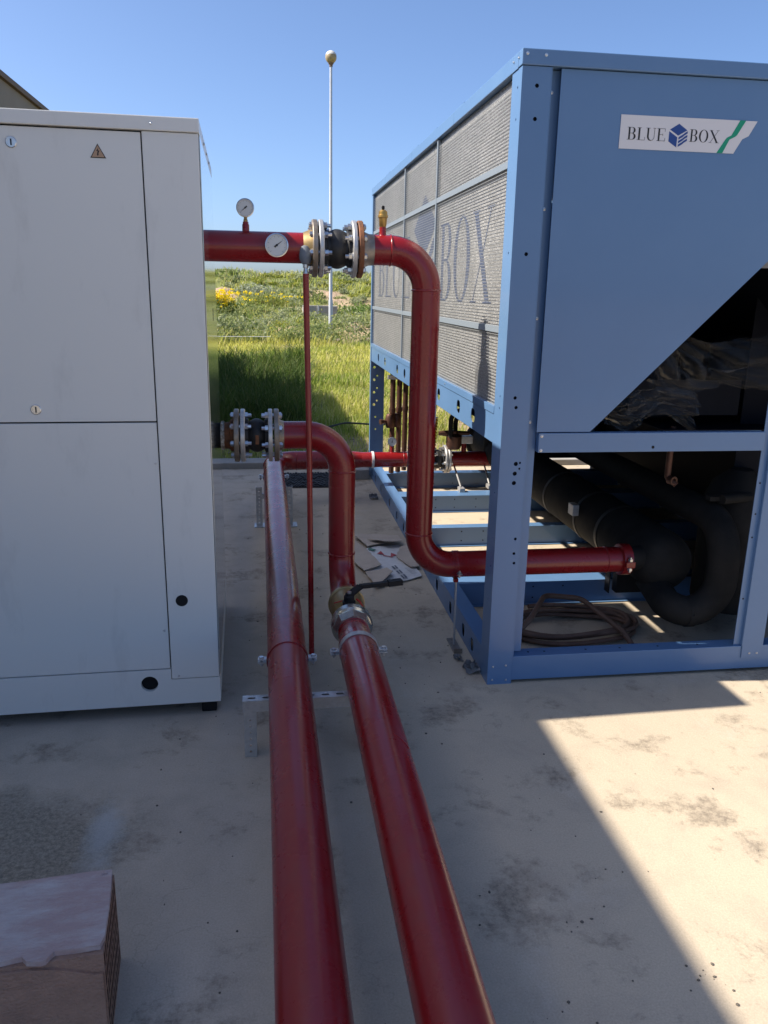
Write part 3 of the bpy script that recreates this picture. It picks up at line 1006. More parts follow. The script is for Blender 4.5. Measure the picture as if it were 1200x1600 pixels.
# top cap
bm = NB(); box(bm, XB-.004, XR+.004, YB-.006, YB+.04, 2.290, HB, .003); b('top_cap', bm)
ys = [YB+.0405, 3.92, 5.02, 6.1, YE+.004]
for i in range(4):
    bm = NB(); box(bm, XB-.004, XB+.05, ys[i]+.0008, ys[i+1]-.0008, 2.288, HB-.0005, .002); b('top_cap', bm)
bm = NB(); box(bm, XR-.05, XR+.004, YB+.041, YE, 2.29, HB-.0005); b('top_cap', bm)
bm = NB(); box(bm, XB+.0505, XR-.0505, YB+.041, YE, 2.30, HB-.012); rf = b('roof_plate', bm)
for y in (3.92, 5.02, 6.1, 4.5):
    bm = NB(); box(bm, XB+.004, XB+.010, y-.16, y+.02, HB, HB+.010); b('roof_tab', bm, 'blue')
for i, y in enumerate((3.55, 4.875, 6.2)):
    for x in (XB+.58, XR-.58):
        bm = NB(); lathe(bm, (x, y, HB-.0118), (0, 0, 1), [(0, .46), (.008, .45), (.008, .44), (0, .43)], 32, caps=False); fr = b('fan_ring', bm, 'blue', None, True)
        bm = NB(); lathe(bm, (x, y, HB-.0115), (0, 0, 1), [(0, .40), (.004, .40)], 32); obj('fan_opening', bm, 'hole', fr)
        bm = NB()
        for k in range(5): lathe(bm, (x, y, HB-.006), (0, 0, 1), [(0, .08+.075*k), (.004, .08+.075*k), (.004, .086+.075*k), (0, .086+.075*k)], 28, caps=False)
        obj('fan_guard', bm, 'black', fr)

# side: upper rail with oval cut-outs, ledge, mesh frame
def side(x, sgn):
    pr = 'left' if sgn > 0 else 'right'
    bm = NB()
    hs = [oval(a, 1.043, .032, .030) for a in (3.35, 3.62, 4.06, 4.33, 4.78, 5.12, 5.42, 6.0, 6.36)]
    plate(bm, [(3.018, .985), (YE-.062, .985), (YE-.062, 1.096), (3.018, 1.096)], hs, (x+sgn*.003, 0, 0), (0, 1, 0), (0, 0, 1), sgn*.003)
    b('side_rail', bm)
    bm = NB(); xa, xb_ = sorted((x-sgn*.001, x+sgn*.022)); box(bm, xa, xb_, 3.018, YE-.064, 1.0985, 1.128, .001); b('side_ledge', bm)
    bm = NB(); xa, xb_ = sorted((x+sgn*.0065, x+sgn*.05)); box(bm, xa, xb_, 3.018, YE-.064, .982, .9845); b('side_rail_lip', bm)
    bm = NB(); xa, xb_ = sorted((x+sgn*.022, x+sgn*.075)); box(bm, xa, xb_, 3.02, YE-.066, 1.1285, 2.285); b('condenser_coil', bm, 'coil')
    for (y0, y1) in ((3.022, 4.292), (4.316, 5.278), (5.302, YE-.066)):
        for (z0, z1) in ((1.130, 1.405), (1.430, 1.986), (2.010, 2.262)):
            bm = NB()
            ww = .0009
            z = z0
            while z < z1:
                box(bm, min(x+sgn*.010, x+sgn*.0118), max(x+sgn*.010, x+sgn*.0118), y0, y1, z-ww, z+ww); z += .0127
            y = y0
            while y < y1:
                box(bm, min(x+sgn*.0120, x+sgn*.0124), max(x+sgn*.0120, x+sgn*.0124), y-ww*.7, y+ww*.7, z0, z1); y += .0127
            o = b('guard_mesh', bm, 'wire'); o['kind'] = 'stuff'
    for y in (4.304, 5.290):
        bm = NB(); xa, xb_ = sorted((x+sgn*.004, x+sgn*.016)); box(bm, xa, xb_, y-.012, y+.012, 1.129, 2.286); b('guard_upright', bm, 'strip')
    for z in (1.417, 1.998):
        for (y0, y1) in ((3.02, 4.2915), (4.3165, 5.2775), (5.3025, YE-.066)):
            bm = NB(); xa, xb_ = sorted((x+sgn*.005, x+sgn*.0095)); box(bm, xa, xb_, y0, y1, z-.012, z+.012); b('guard_crossbar', bm, 'strip')
    # base rail with oval holes
    bm = NB()
    hs = [oval(a, .056, .026, .030) for a in (3.17, 3.33, 3.60, 3.92, 4.3, 4.62, 5.0, 5.28, 5.63, 6.07, 6.40, 6.62)]
    plate(bm, rectl(3.0155, YE-.061, .004, .118), hs, (x+sgn*.001, 0, 0), (0, 1, 0), (0, 0, 1), sgn*.003)
    b('base_rail', bm)
    bm = NB(); xa, xb_ = sorted((x+sgn*.0012, x+sgn*.075)); box(bm, xa, xb_, 3.0157, YE-.0612, .1182, .121); b('base_rail_top', bm)
    bm = NB(); xa, xb_ = sorted((x+sgn*.045, x+sgn*.048)); box(bm, xa, xb_, 3.0157, YE-.0612, .006, .118); b('base_rail', bm, 'inner')
side(XB, 1)
side(XR, -1)
for y in (3.9, 4.9, 5.9):
    place_small('screw', SCREW_S, bl, (XB-.001, y, 1.115), (-1, 0, 0))


# base cross beams (top flange, web, lower lip)
for (y0, dpt) in ((3.745, .115), (4.74, .075), (5.545, .15), (6.30, .10)):
    bm = NB(); box(bm, XB+.0755, XR-.0755, y0, y0+dpt, .1185, .1215); box(bm, XB+.0755, XR-.0755, y0+.0005, y0+.0035, .006, .1183); box(bm, XB+.0755, XR-.0755, y0-.022, y0+.0, .003, .0058)
    cbm = b('cross_beam', bm)
    for x in (1.20, 1.34, 1.50):
        for z in (.035, .095):
            bm = NB(); lathe(bm, (x, y0+.0004, z), (0, -1, 0), [(0, .0045), (.0008, .0045)], 8); obj('beam_hole', bm, 'hole', cbm)

# front
bm = NB(); box(bm, .9725, XR-.1025, YB+.004, YB+.075, .014, .119, .002); b('front_base_rail', bm)
for x in (1.05, 1.12, 1.30, 1.45, 1.62, 1.80):
    bm = NB(); lathe(bm, (x, YB+.04, .1191), (0, 0, 1), [(0, .005), (.0006, .005)], 8); b('rail_hole', bm, 'hole')
for (a0, a1) in ((1.019, 1.951), (2.079, XR-.149)):
    bm = NB(); box(bm, a0, a1, YB+.003, YB+.04, .966, 1.041, .002); b('front_rail', bm)
bm = NB(); lathe(bm, (1.483, YB+.0028, .984), (0, -1, 0), [(0, .006), (.0006, .006)], 10); b('rail_hole', bm, 'hole')
# central post
bm = NB(); box(bm, 1.952, 1.984, YB+.016, YB+.019, .120, 1.90); b('post_return', bm)
bm = NB()
plate(bm, rectl(1.984, 2.078, .066, 1.72), [circl(2.066, z, .0075, 10) for z in (.44, .50, .66, .70)]+[circl(2.066, 1.2, .006, 8)], (0, YB-.001, 0), (1, 0, 0), (0, 0, 1), -.003)
b('post_front', bm)
bm = NB(); box(bm, 1.981, 1.9838, YB-.0008, YB+.0158, .121, 1.72); b('post_return', bm)
for z in (.83, .60, .70, .33):
    bm = NB(); lathe(bm, (1.966, YB+.0159, z), (0, -1, 0), [(0, .004), (.0005, .004)], 8); b('rail_hole', bm, 'hole')
# slanted front panels
fp = NB()
plate(fp, [(1.010, 1.045), (1.222, 1.045), (1.938, 1.761), (1.938, 2.287), (1.010, 2.287)], [], (0, YB+.007, 0), (1, 0, 0), (0, 0, 1), -.006)
panel = b('front_panel', fp)
fp = NB()
mx = XB+XR
plate(fp, [(mx-1.010, 1.045), (mx-1.222, 1.045), (1.942, 1.761), (1.942, 2.287), (mx-1.010, 2.287)], [], (0, YB+.007, 0), (1, 0, 0), (0, 0, 1), -.006)
b('front_panel', fp)
bm = NB(); box(bm, 1.76, 2.12, YB+.03, YB+.034, 1.66, 2.28); b('grey_bulkhead', bm, 'greyplate')
# sloped plenum floors, inner closing plates
def slab4(pts, m, name):
    bm = NB()
    d = (Vector(pts[1])-Vector(pts[0])).cross(Vector(pts[3])-Vector(pts[0])).normalized()*.004
    lo = [bm.verts.new(p) for p in pts]; hi = [bm.verts.new(Vector(p)+d) for p in pts]
    bm.faces.new(lo); bm.faces.new(list(reversed(hi)))
    for i in range(4): bm.faces.new((lo[i], lo[(i+1) % 4], hi[(i+1) % 4], hi[i]))
    return b(name, bm, m)
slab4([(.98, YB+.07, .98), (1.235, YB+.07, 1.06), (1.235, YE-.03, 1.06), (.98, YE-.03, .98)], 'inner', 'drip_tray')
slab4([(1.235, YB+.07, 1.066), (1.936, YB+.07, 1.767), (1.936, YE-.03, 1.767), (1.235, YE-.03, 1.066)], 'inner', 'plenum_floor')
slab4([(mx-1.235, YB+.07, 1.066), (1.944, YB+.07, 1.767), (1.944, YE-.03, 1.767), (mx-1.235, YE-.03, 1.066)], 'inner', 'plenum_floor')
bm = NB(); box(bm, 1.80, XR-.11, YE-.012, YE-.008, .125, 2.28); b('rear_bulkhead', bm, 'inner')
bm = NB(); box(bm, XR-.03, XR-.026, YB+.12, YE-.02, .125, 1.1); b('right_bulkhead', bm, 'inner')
bm = NB(); box(bm, 1.70, XR-.035, YB+.35, YE-.02, .985, .992); b('added_deck', bm, 'inner')  # unseen dark deck, added to keep sun and skylight out
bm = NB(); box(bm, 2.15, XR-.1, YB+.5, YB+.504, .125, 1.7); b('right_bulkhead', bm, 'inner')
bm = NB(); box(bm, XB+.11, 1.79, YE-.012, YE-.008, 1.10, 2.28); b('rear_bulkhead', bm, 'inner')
# screws on the front
for (x, z, y) in ((.990, 2.219, YB+.0395), (.992, 1.842, YB+.0395), (.992, 1.463, YB+.0395), (.992, 1.078, YB+.0395), (1.030, 1.030, YB+.0028), (1.030, .975, YB+.0028)):
    place_small('screw', SCREW, bl, (x, y, z), (0, -1, 0))
for (x, z, y) in ((.948, 2.322, YB-.0061), (.883, 2.324, YB-.0061)):
    place_small('screw', SCREW, bl, (x, y, z), (0, -1, 0))
for (x, z, y) in ((.891, .079, YB-.0001), (.945, .082, YB-.0001), (.891, .021, YB-.0001), (.949, .018, YB-.0001), (2.020, .086, YB-.0011), (2.054, .086, YB-.0011)):
    place_small('screw', SCREW_S, bl, (x, y, z), (0, -1, 0))
for y in (2.93, 2.99):
    place_small('screw', SCREW_S, bl, (XB-.0042, y, 2.318), (-1, 0, 0))

# ------------------------------------------------- lettering
def ring(cx, cy, rx, ry, ix, iy, a0, a1, n=18, icx=None, icy=None):
    icx = cx if icx is None else icx; icy = cy if icy is None else icy
    quads = []
    for k in range(n):
        t0, t1 = a0+(a1-a0)*k/n, a0+(a1-a0)*(k+1)/n
        quads.append([(cx+rx*math.cos(t0), cy+ry*math.sin(t0)), (cx+rx*math.cos(t1), cy+ry*math.sin(t1)), (icx+ix*math.cos(t1), icy+iy*math.sin(t1)), (icx+ix*math.cos(t0), icy+iy*math.sin(t0))])
    return quads
def rc(x0, x1, y0, y1): return [[(x0, y0), (x1, y0), (x1, y1), (x0, y1)]]
H_ = PI/2
def stem(x): return [rc(x, x+.13, 0, 1), rc(x-.09, x, 0, .03)+rc(x-.09, x, .97, 1)]
GLY = {
 'B': (.74, stem(.10)+[rc(.23, .36, .97, 1)+rc(.23, .36, .505, .535)+rc(.23, .36, 0, .03), ring(.36, .7525, .25, .2475, .115, .2175, -H_, H_), ring(.36, .2675, .29, .2675, .145, .2375, -H_, H_)]),
 'L': (.66, stem(.10)+[rc(.23, .31, .97, 1)+rc(.23, .60, 0, .03), rc(.575, .60, .03, .27)]),
 'U': (.82, [rc(.10, .23, .32, 1), rc(.01, .10, .97, 1)+rc(.23, .32, .97, 1), rc(.62, .65, .32, 1), rc(.53, .62, .97, 1)+rc(.65, .74, .97, 1), ring(.375, .32, .275, .335, .195, .285, PI, 2*PI, 18, .425, .32)]),
 'E': (.70, stem(.10)+[rc(.23, .62, .97, 1), rc(.23, .46, .50, .53), rc(.23, .64, 0, .03), rc(.595, .62, .76, .97), rc(.615, .64, .03, .25), rc(.435, .46, .42, .50)+rc(.435, .46, .53, .61)]),
 'O': (.86, [ring(.41, .5, .38, .515, .235, .485, 0, 2*PI, 40)]),
 'X': (.84, [[[(.06, .985), (.21, .985), (.76, .015), (.60, .015)]], [[(.10, .015), (.135, .015), (.405, .455), (.385, .485)]], [[(.43, .535), (.45, .505), (.715, .985), (.68, .985)]], rc(.0, .28, .985, 1.01)+rc(.56, .82, .985, 1.01)+rc(0, .25, -.01, .015)+rc(.52, .84, -.01, .015)]),
}
def cube_mark():
    """hexagonal cube emblem in a unit square: top, left face, three strips"""
    T = [(.5, 1.0), (.97, .74), (.5, .50), (.03, .74)]
    Lf = [(.0, .67), (.46, .43), (.46, .0), (.0, .24)]
    out = [[T], [Lf]]
    for k in range(3):
        y0 = .435-.155*k
        out.append([[(.53, y0), (.75, y0+.115), (.84, y0+.185), (1.0, y0+.27), (1.0, y0+.175), (.84, y0+.09), (.75, y0+.015), (.53, y0-.10)]])
    return out
def stamp(bm, shapes, org, u, v, n, step=.00012):
    org, u, v, n = Vector(org), Vector(u), Vector(v), Vector(n)
    k = 0
    for quads in shapes:
        for q in quads:
            poly(bm, [org+u*a+v*c+n*(step*k) for a, c in q])
        k += 1

# brand plate on the front panel
YP = YB+.007-.0010
def sg(px, py):
    yt = 95+(px-65)*55/1060; yb_ = 357+(px-42)*43/898
    vv = (py-yt)/(yb_-yt)
    uu = (px-(65-23*vv))/1060*.510
    return (1.235+uu*1.0, 2.156-vv*.109)
FX = (1, 0, 0); FZ = (0, 0, 1)
bm = NB()
plate(bm, [sg(65, 95), sg(42, 357), sg(940, 400), sg(1008, 288), sg(1058, 264), sg(1125, 150)], [], (0, YP, 0), FX, FZ, .0012)
bp_ = b('brand_plate', bm, 'label', panel)
YS = YP-.0016
def sgs(bm, px, k=0): poly(bm, [(sg(*q)[0], YS-.0002*k, sg(*q)[1]) for q in px])
bm = NB()
sgs(bm, [(988, 141), (1034, 144), (966, 256), (920, 258)]); sgs(bm, [(920, 258), (966, 256), (952, 268), (907, 290), (872, 292), (884, 276)]); sgs(bm, [(872, 292), (907, 290), (852, 396), (805, 394)])
b('green_stripe', bm, 'inkgreen', panel)
h = .0405
def word(t, px0, px1, pyb, hh):
    x0, z0 = sg(px0, pyb); x1, _ = sg(px1, pyb)
    sc = (x1-x0)/sum(GLY[c][0] for c in t)
    x = x0
    for c in t:
        bm = NB()
        stamp(bm, GLY[c][1], (x, YS, z0), Vector(FX)*sc, Vector(FZ)*hh, (0, -1, 0)); x += GLY[c][0]*sc
        b('plate_letter', bm, 'ink', panel)
word('BLUE', 103, 404, 288, h)
word('BOX', 586, 822, 306, h)
bm = NB()
x0, z0 = sg(422, 343); x1, _ = sg(566, 343)
stamp(bm, cube_mark(), (x0, YS, z0-.002), Vector(FX)*(x1-x0), Vector(FZ)*.077, (0, -1, 0))
b('cube_emblem', bm, 'inkblue', panel)

# faded large lettering printed across the condenser side (far end is left)
XP = XB+.0213
def sword(t, y_start, y_end, zb, hh):
    sc = (y_start-y_end)/sum(GLY[c][0] for c in t); y = y_start
    for c in t:
        bm = NB()
        stamp(bm, GLY[c][1], (XP, y, zb), Vector((0, -sc, 0)), Vector((0, 0, hh)), (-1, 0, 0), .0001); y -= GLY[c][0]*sc
        b('side_letter', bm, 'coilprint')
sword('BLUE', 6.55, 5.10, 1.51, .37)
sword('BOX', 4.24, 3.22, 1.51, .37)
bm = NB()
stamp(bm, cube_mark(), (XP, 5.03, 1.40), (0, -.70, 0), (0, 0, .67), (-1, 0, 0), .0001)
b('side_emblem', bm, 'coilprint')

# ------------------------------------------------- machinery inside
bm = NB()
lathe(bm, (1.80, 3.22, .365), (0, 1, 0), [(0, .001), (.006, .05), (.025, .10), (.06, .128), (.11, .142), (3.2, .142), (3.21, .17), (3.26, .17), (3.30, .08)], 36)
ev = b('evaporator_shell', bm, 'insul', None, True)
for y in (3.75, 4.05, 4.55, 5.3):
    bm = NB(); lathe(bm, (1.80, y, .365), (0, 1, 0), [(0, .143), (.0, .146), (.028, .146), (.028, .143)], 36, caps=False); obj('band', bm, 'rubber', ev, True)
bm = NB(); box(bm, 1.615, 1.65, 3.98, 4.05, .40, .46, .003); obj('sensor_box', bm, 'galv', ev)
for y in (3.55, 5.6):
    bm = NB(); box(bm, 1.66, 1.665, y, y+.05, .1218, .34); box(bm, 1.70, 1.9, y, y+.05, .1218, .22); obj('saddle', bm, 'black', ev)
bm = NB()
sweep(bm, fillet([(2.00, 6.5, .60), (1.97, 3.10, .60), (1.97, 3.10, .20), (1.76, 3.11, .20), (1.78, 3.38, .26)], [0, .17, .15, .09, 0], 14), .068, 24)
b('suction_pipe', bm, 'insul', None, True)
bm = NB()
lathe(bm, (2.16, 3.35, .13), (0, 0, 1), [(0, .15), (.04, .16), (.5, .16), (.6, .12), (.66, .05)], 28)
b('oil_vessel', bm, 'insul', None, True)
bm = NB(); sweep(bm, fillet([(1.77, 3.30, 1.0), (1.77, 3.30, .77), (1.80, 3.27, .74)], .015, 4), .014, 12); lathe(bm, (1.775, 3.29, .76), (.3, -1, 0), [(0, .02), (.03, .02), (.03, .012), (.005, .011)], 14); b('copper_stub', bm, 'copper', None, True)
bm = NB(); box(bm, 1.93, 2.14, 3.20, 3.24, .68, .70); sweep(bm, [(1.98, 3.19, .69), (2.2, 3.25, .69)], .022, 12); b('bracket_pipe', bm, 'insul', None, True)
for i, (x, y, z, r, h_) in enumerate(((1.75, 3.62, .994, .16, .38), (1.75, 4.25, .994, .16, .38), (2.35, 3.75, .994, .17, .40), (2.35, 4.4, .994, .17, .4))):
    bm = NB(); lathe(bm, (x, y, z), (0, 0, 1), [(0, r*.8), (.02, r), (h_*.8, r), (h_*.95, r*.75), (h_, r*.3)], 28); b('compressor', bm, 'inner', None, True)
bm = NB(); box(bm, 1.56, 2.08, 3.32, 3.324, 1.045, 1.20); b('inner_shelf', bm, 'inner')
for (y, z) in ((5.4, 1.2), (5.4, 1.3)):
    pass
# refrigerant risers seen at the rear left
rs = None
for k, (x, y) in enumerate(((.985, 6.30), (1.045, 6.34), (1.105, 6.40))):
    bm = NB(); sweep(bm, [(x, y, .13), (x, y, 1.1)], .021, 14)
    lathe(bm, (x, y, .62), (0, 0, 1), [(0, .026), (.035, .026)], 14)
    if k < 2: lathe(bm, (x-.02, y-.01, .50), (0, 0, 1), [(0, .028), (.02, .036), (.09, .036), (.11, .025)], 12); lathe(bm, (x-.03, y-.01, .55), (-1, -.3, 0), [(0, .016), (.06, .016), (.06, .022), (.075, .022)], 10)
    b('riser_pipe', bm, 'copper', None, True)
bm = NB(); box(bm, .94, 1.12, 6.255, 6.262, .885, .915); box(bm, .94, .965, 6.262, 6.30, .885, .915); b('riser_clamp', bm, 'galv')
for k, (x, y, s) in enumerate(((1.36, 5.85, 0), (1.42, 5.95, .03))):
    bm = NB(); sweep(bm, fillet([(x, y, .50), (x, y, .705-s), (x+.38, y-.10, .705-s)], [0, .085, 0], 10), .018, 14); b('branch_pipe', bm, 'insul', None, True)
bm = NB(); lathe(bm, (1.40, 5.9, .40), (0, 0, 1), [(0, .045), (.03, .06), (.10, .06), (.12, .03), (.14, .03)], 16); lathe(bm, (1.28, 5.9, .52), (1, 0, 0), [(0, .015), (.05, .022), (.12, .022), (.24, .015)], 12); b('valve_block', bm, 'copper', None, True)
bm = NB()
pts = [(1.30+.018*math.cos(a*9)+.0*a, 6.2+.018*math.sin(a*9), .34+.26*a) for a in np.linspace(0, 1, 10)]
lathe(bm, (1.30, 6.25, .33), (0.05, 0, 1), [(t, .036 if i % 2 else .029) for i, t in enumerate(np.linspace(0, .26, 22))], 16)
b('corrugated_sleeve', bm, 'yellowhose', None, True)
bm = NB(); sweep(bm, fillet([(1.95, 6.15, .34), (1.80, 6.05, .34), (1.71, 5.97, .34), (1.71, 5.97, .56)], [0, .06, .05, 0], 5), .055, 16); b('water_header', bm, 'insul', None, True)

# ================================================================== PIPEWORK
R1 = .0575       # branch pipes
R2 = .070        # main pipes
def weld(parent, p, d, r, m='red'):
    bm = NB(); lathe(bm, Vector(p)-Vector(d).normalized()*.004, d, [(0, r*1.0), (.0015, r+.0028), (.004, r+.0036), (.0065, r+.0028), (.008, r)], 36, caps=False)
    return obj('weld_bead', bm, m, parent, True, angle=80)

def flange(parent, x, y, z, th, R, m, d=(1, 0, 0), n=8, bolts=None, hub=None, phase=.2):
    """a flange ring starting at x; bolts=(centre offset) adds the studs of the joint"""
    bm = NB()
    prof = [(0, R-.003), (.003, R), (th-.003, R), (th, R-.003)]
    lathe(bm, (x, y, z), d, prof, 40)
    if hub: lathe(bm, (x, y, z), d, [(hub[0], hub[1]), (0, hub[2])] if hub[0] < 0 else [(th, hub[2]), (th+hub[0], hub[1])], 36)
    fl = obj('flange', bm, m, parent, True)
    if bolts is not None:
        dv, u, w = axes(d)
        for k in range(n):
            a = 2*PI*k/n+phase
            pos = Vector((x, y, z))+dv*bolts[0]+(u*math.cos(a)+w*math.sin(a))*(R-.022)
            place_small('bolt', BOLT, fl, pos, dv*bolts[1], random.uniform(0, 1))
    return fl

def rubber(parent, x0, x1, y, z, r, d=(1, 0, 0)):
    bm = NB()
    L_ = x1-x0
    prof = [(0, r*1.32), (.012, r*1.32), (.016, r*1.12)]
    for t in np.linspace(.18, .82, 9): prof.append((L_*t, r*(1.08+.22*math.sin((t-.18)/.64*PI))))
    prof += [(L_-.016, r*1.12), (L_-.012, r*1.32), (L_, r*1.32)]
    lathe(bm, (x0, y, z), d, prof, 36)
    return obj('rubber_joint', bm, 'rubber', parent, True, angle=60)

# ---------------------------------------------------------------- upper pipe, white unit -> blue unit
YU, ZU, XV, ZL = 3.30, 1.705, .643, .387
up_ = thing('red_riser_pipe', 'red pipe leaving the white cabinet high up and dropping into the blue unit', 'pipe', (XV, YU, ZL))
bm = NB(); sweep(bm, [(-.225, YU, ZU), (.176, YU, ZU)], R1, 40); obj('pipe', bm, 'red', up_, True)
bm = NB(); lathe(bm, (.150, YU, ZU), (1, 0, 0), [(0, R1+.001), (.012, R1+.006), (.036, R1+.014)], 36, caps=False); obj('hub', bm, 'oldbrass', up_, True)
flange(up_, .184, YU, ZU, .020, .108, 'flange', bolts=(.030, 1))
flange(up_, .209, YU, ZU, .018, .108, 'galv')
rubber(up_, .227, .337, YU, ZU, R1)
flange(up_, .337, YU, ZU, .018, .108, 'galv')
flange(up_, .360, YU, ZU, .020, .108, 'rust', bolts=(-.010, -1), phase=.35)
bm = NB(); lathe(bm, (.380, YU, ZU), (1, 0, 0), [(0, R1+.014), (.012, R1+.008), (.026, R1+.002), (.045, R1+.0012)], 36, caps=False); obj('hub', bm, 'flange', up_, True)
RE = .150
xe = 1.595
bm = NB()
sweep(bm, fillet([(.382, YU, ZU), (XV, YU, ZU), (XV, YU, ZL), (xe, YU, ZL)], [0, RE, RE, 0], 22), R1, 40)
obj('pipe', bm, 'red', up_, True, angle=60)
weld(up_, (XV-RE, YU, ZU), (1, 0, 0), R1)
weld(up_, (XV, YU, ZU-RE), (0, 0, 1), R1)
weld(up_, (XV, YU, ZL+RE), (0, 0, 1), R1)
weld(up_, (XV+RE+.02, YU, ZL), (1, 0, 0), R1)
weld(up_, (1.51, YU, ZL), (1, 0, 0), R1)
bm = NB(); lathe(bm, (xe-.02, YU, ZL), (1, 0, 0), [(0, R1), (.003, R1+.014), (.045, R1+.014), (.048, R1)], 36); box(bm, xe-.018, xe+.024, YU-R1-.032, YU-R1-.008, ZL-.014, ZL+.014, .003)
cpl = obj('coupling', bm, 'red', up_, True)
bm = NB(); cyl(bm, (xe+.003, YU-R1-.022, ZL-.035), (xe+.003, YU-R1-.022, ZL+.035), .006, 10); lathe(bm, (xe+.003, YU-R1-.022, ZL+.016), (0, 0, 1), [(0, .011), (.012, .011)], 6); lathe(bm, (xe+.003, YU-R1-.022, ZL-.028), (0, 0, 1), [(0, .011), (.012, .011)], 6); obj('coupling_bolt', bm, 'zinc', cpl)
bm = NB(); sweep(bm, [(xe+.02, YU, ZL), (1.70, YU+.02, ZL)], R1-.002, 28); obj('nozzle', bm, 'insul', up_, True)
# air vent on top
bm = NB(); lathe(bm, (.462, YU, ZU+R1-.006), (0, 0, 1), [(0, .017), (.008, .014), (.034, .0135)], 16); obj('vent_nipple', bm, 'red', up_, True)
bm = NB(); lathe(bm, (.462, YU, ZU+R1+.028), (0, 0, 1), [(0, .011), (.004, .014), (.034, .0165), (.036, .020), (.044, .020), (.046, .0175), (.058, .0165), (.064, .010)], 20)
vb = obj('air_vent', bm, 'brass', up_, True)
bm = NB(); lathe(bm, (.462, YU, ZU+R1+.092), (0, 0, 1), [(0, .004), (.005, .006), (.013, .006), (.016, .003)], 12); obj('vent_cap', bm, 'black', vb, True)

def gauge(parent, c, d, R, th, needle, red=False):
    """round gauge: case, dial, needle, ticks; d is the viewing direction of the face"""
    c = Vector(c); d = Vector(d).normalized()
    bm = NB(); lathe(bm, c-d*th, d, [(0, R*.86), (.003, R*.96), (th-.002, R*.97), (th, R*1.0), (th+.004, R*1.0), (th+.005, R*.9), (th+.0005, R*.88)], 36)
    g = obj('gauge_case', bm, 'zinc', parent, True)
    bm = NB(); lathe(bm, c+d*.0008, d, [(0, R*.88), (.0004, R*.88)], 36); obj('dial', bm, 'dial', g)
    r_ = d.cross(Vector((0, 0, 1))).normalized()*-1
    u_ = d.cross(r_).normalized()
    if u_.z < 0: u_ = -u_
    if r_.x < 0: r_ = -r_
    def P(x, y, k): return c+r_*x*R+u_*y*R+d*k
    bm = NB()
    for k in range(28):
        a = math.radians(-45+270*k/27)
        l = .66 if k % 3 == 0 else .73
        w = .012 if k % 3 == 0 else .006
        ca, sa = math.cos(a), math.sin(a)
        poly(bm, [P(ca*.8-sa*w, sa*.8+ca*w, .0018), P(ca*.8+sa*w, sa*.8-ca*w, .0018), P(ca*l+sa*w, sa*l-ca*w, .0018), P(ca*l-sa*w, sa*l+ca*w, .0018)])
    obj('scale_marks', bm, 'cardgrey', g)
    bm = NB(); a = math.radians(needle); ca, sa = math.cos(a), math.sin(a)
    poly(bm, [P(ca*.72, sa*.72, .0026), P(-sa*.05, ca*.05, .0026), P(-ca*.25-sa*.09, -sa*.25+ca*.09, .0026), P(-ca*.25+sa*.09, -sa*.25-ca*.09, .0026), P(sa*.05, -ca*.05, .0026)])
    obj('needle', bm, 'ink', g)
    bm = NB(); lathe(bm, c+d*.003, d, [(0, R*.10), (.0012, R*.09)], 12); obj('needle_hub', bm, 'ink', g)
    return g
view = Vector((0.02, -1, 0.02))
gauge(up_, (-.068, YU-.012, ZU+.140), (.03, -1, .03), .034, .024, 222)
bm = NB(); lathe(bm, (-.068, YU, ZU+R1-.008), (0, 0, 1), [(0, .022), (.008, .0135), (.030, .0135), (.034, .011), (.041, .011)], 14); obj('gauge_nipple', bm, 'red', up_, True)
bm = NB(); lathe(bm, (-.068, YU, ZU+R1+.030), (0, 0, 1), [(0, .0075), (.01, .0085), (.012, .0065), (.02, .0065)], 6); obj('gauge_stem', bm, 'oldbrass', up_)
gauge(up_, (.0475, YU-R1-.030, ZU+.004), (.02, -1, .04), .0435, .016, 38)
bm = NB(); cyl(bm, (.0475, YU-R1-.015, ZU+.003), (.0475, YU-.03, ZU), .010, 12); obj('gauge_stem', bm, 'oldbrass', up_)
# drain cock and thin drain tube
bm = NB(); lathe(bm, (.158, YU-.048, ZU-.012), (0, -.25, -1), [(-.02, .012), (-.012, .022), (0, .025), (.03, .025), (.045, .018), (.052, .012)], 18); obj('drain_boss', bm, 'cardgrey', up_, True)
bm = NB(); lathe(bm, (.157, YU-.060, ZU-.062), (0, 0, -1), [(0, .011), (.012, .011), (.014, .008), (.022, .008), (.028, .010), (.036, .010)], 10); obj('drain_cock', bm, 'zinc', up_, True)
bm = NB(); sweep(bm, [(.157, YU-.060, ZU-.096), (.166, YU-.055, 1.0), (.172, YU-.05, .004)], .0118, 18); obj('drain_tube', bm, 'red', up_, True)

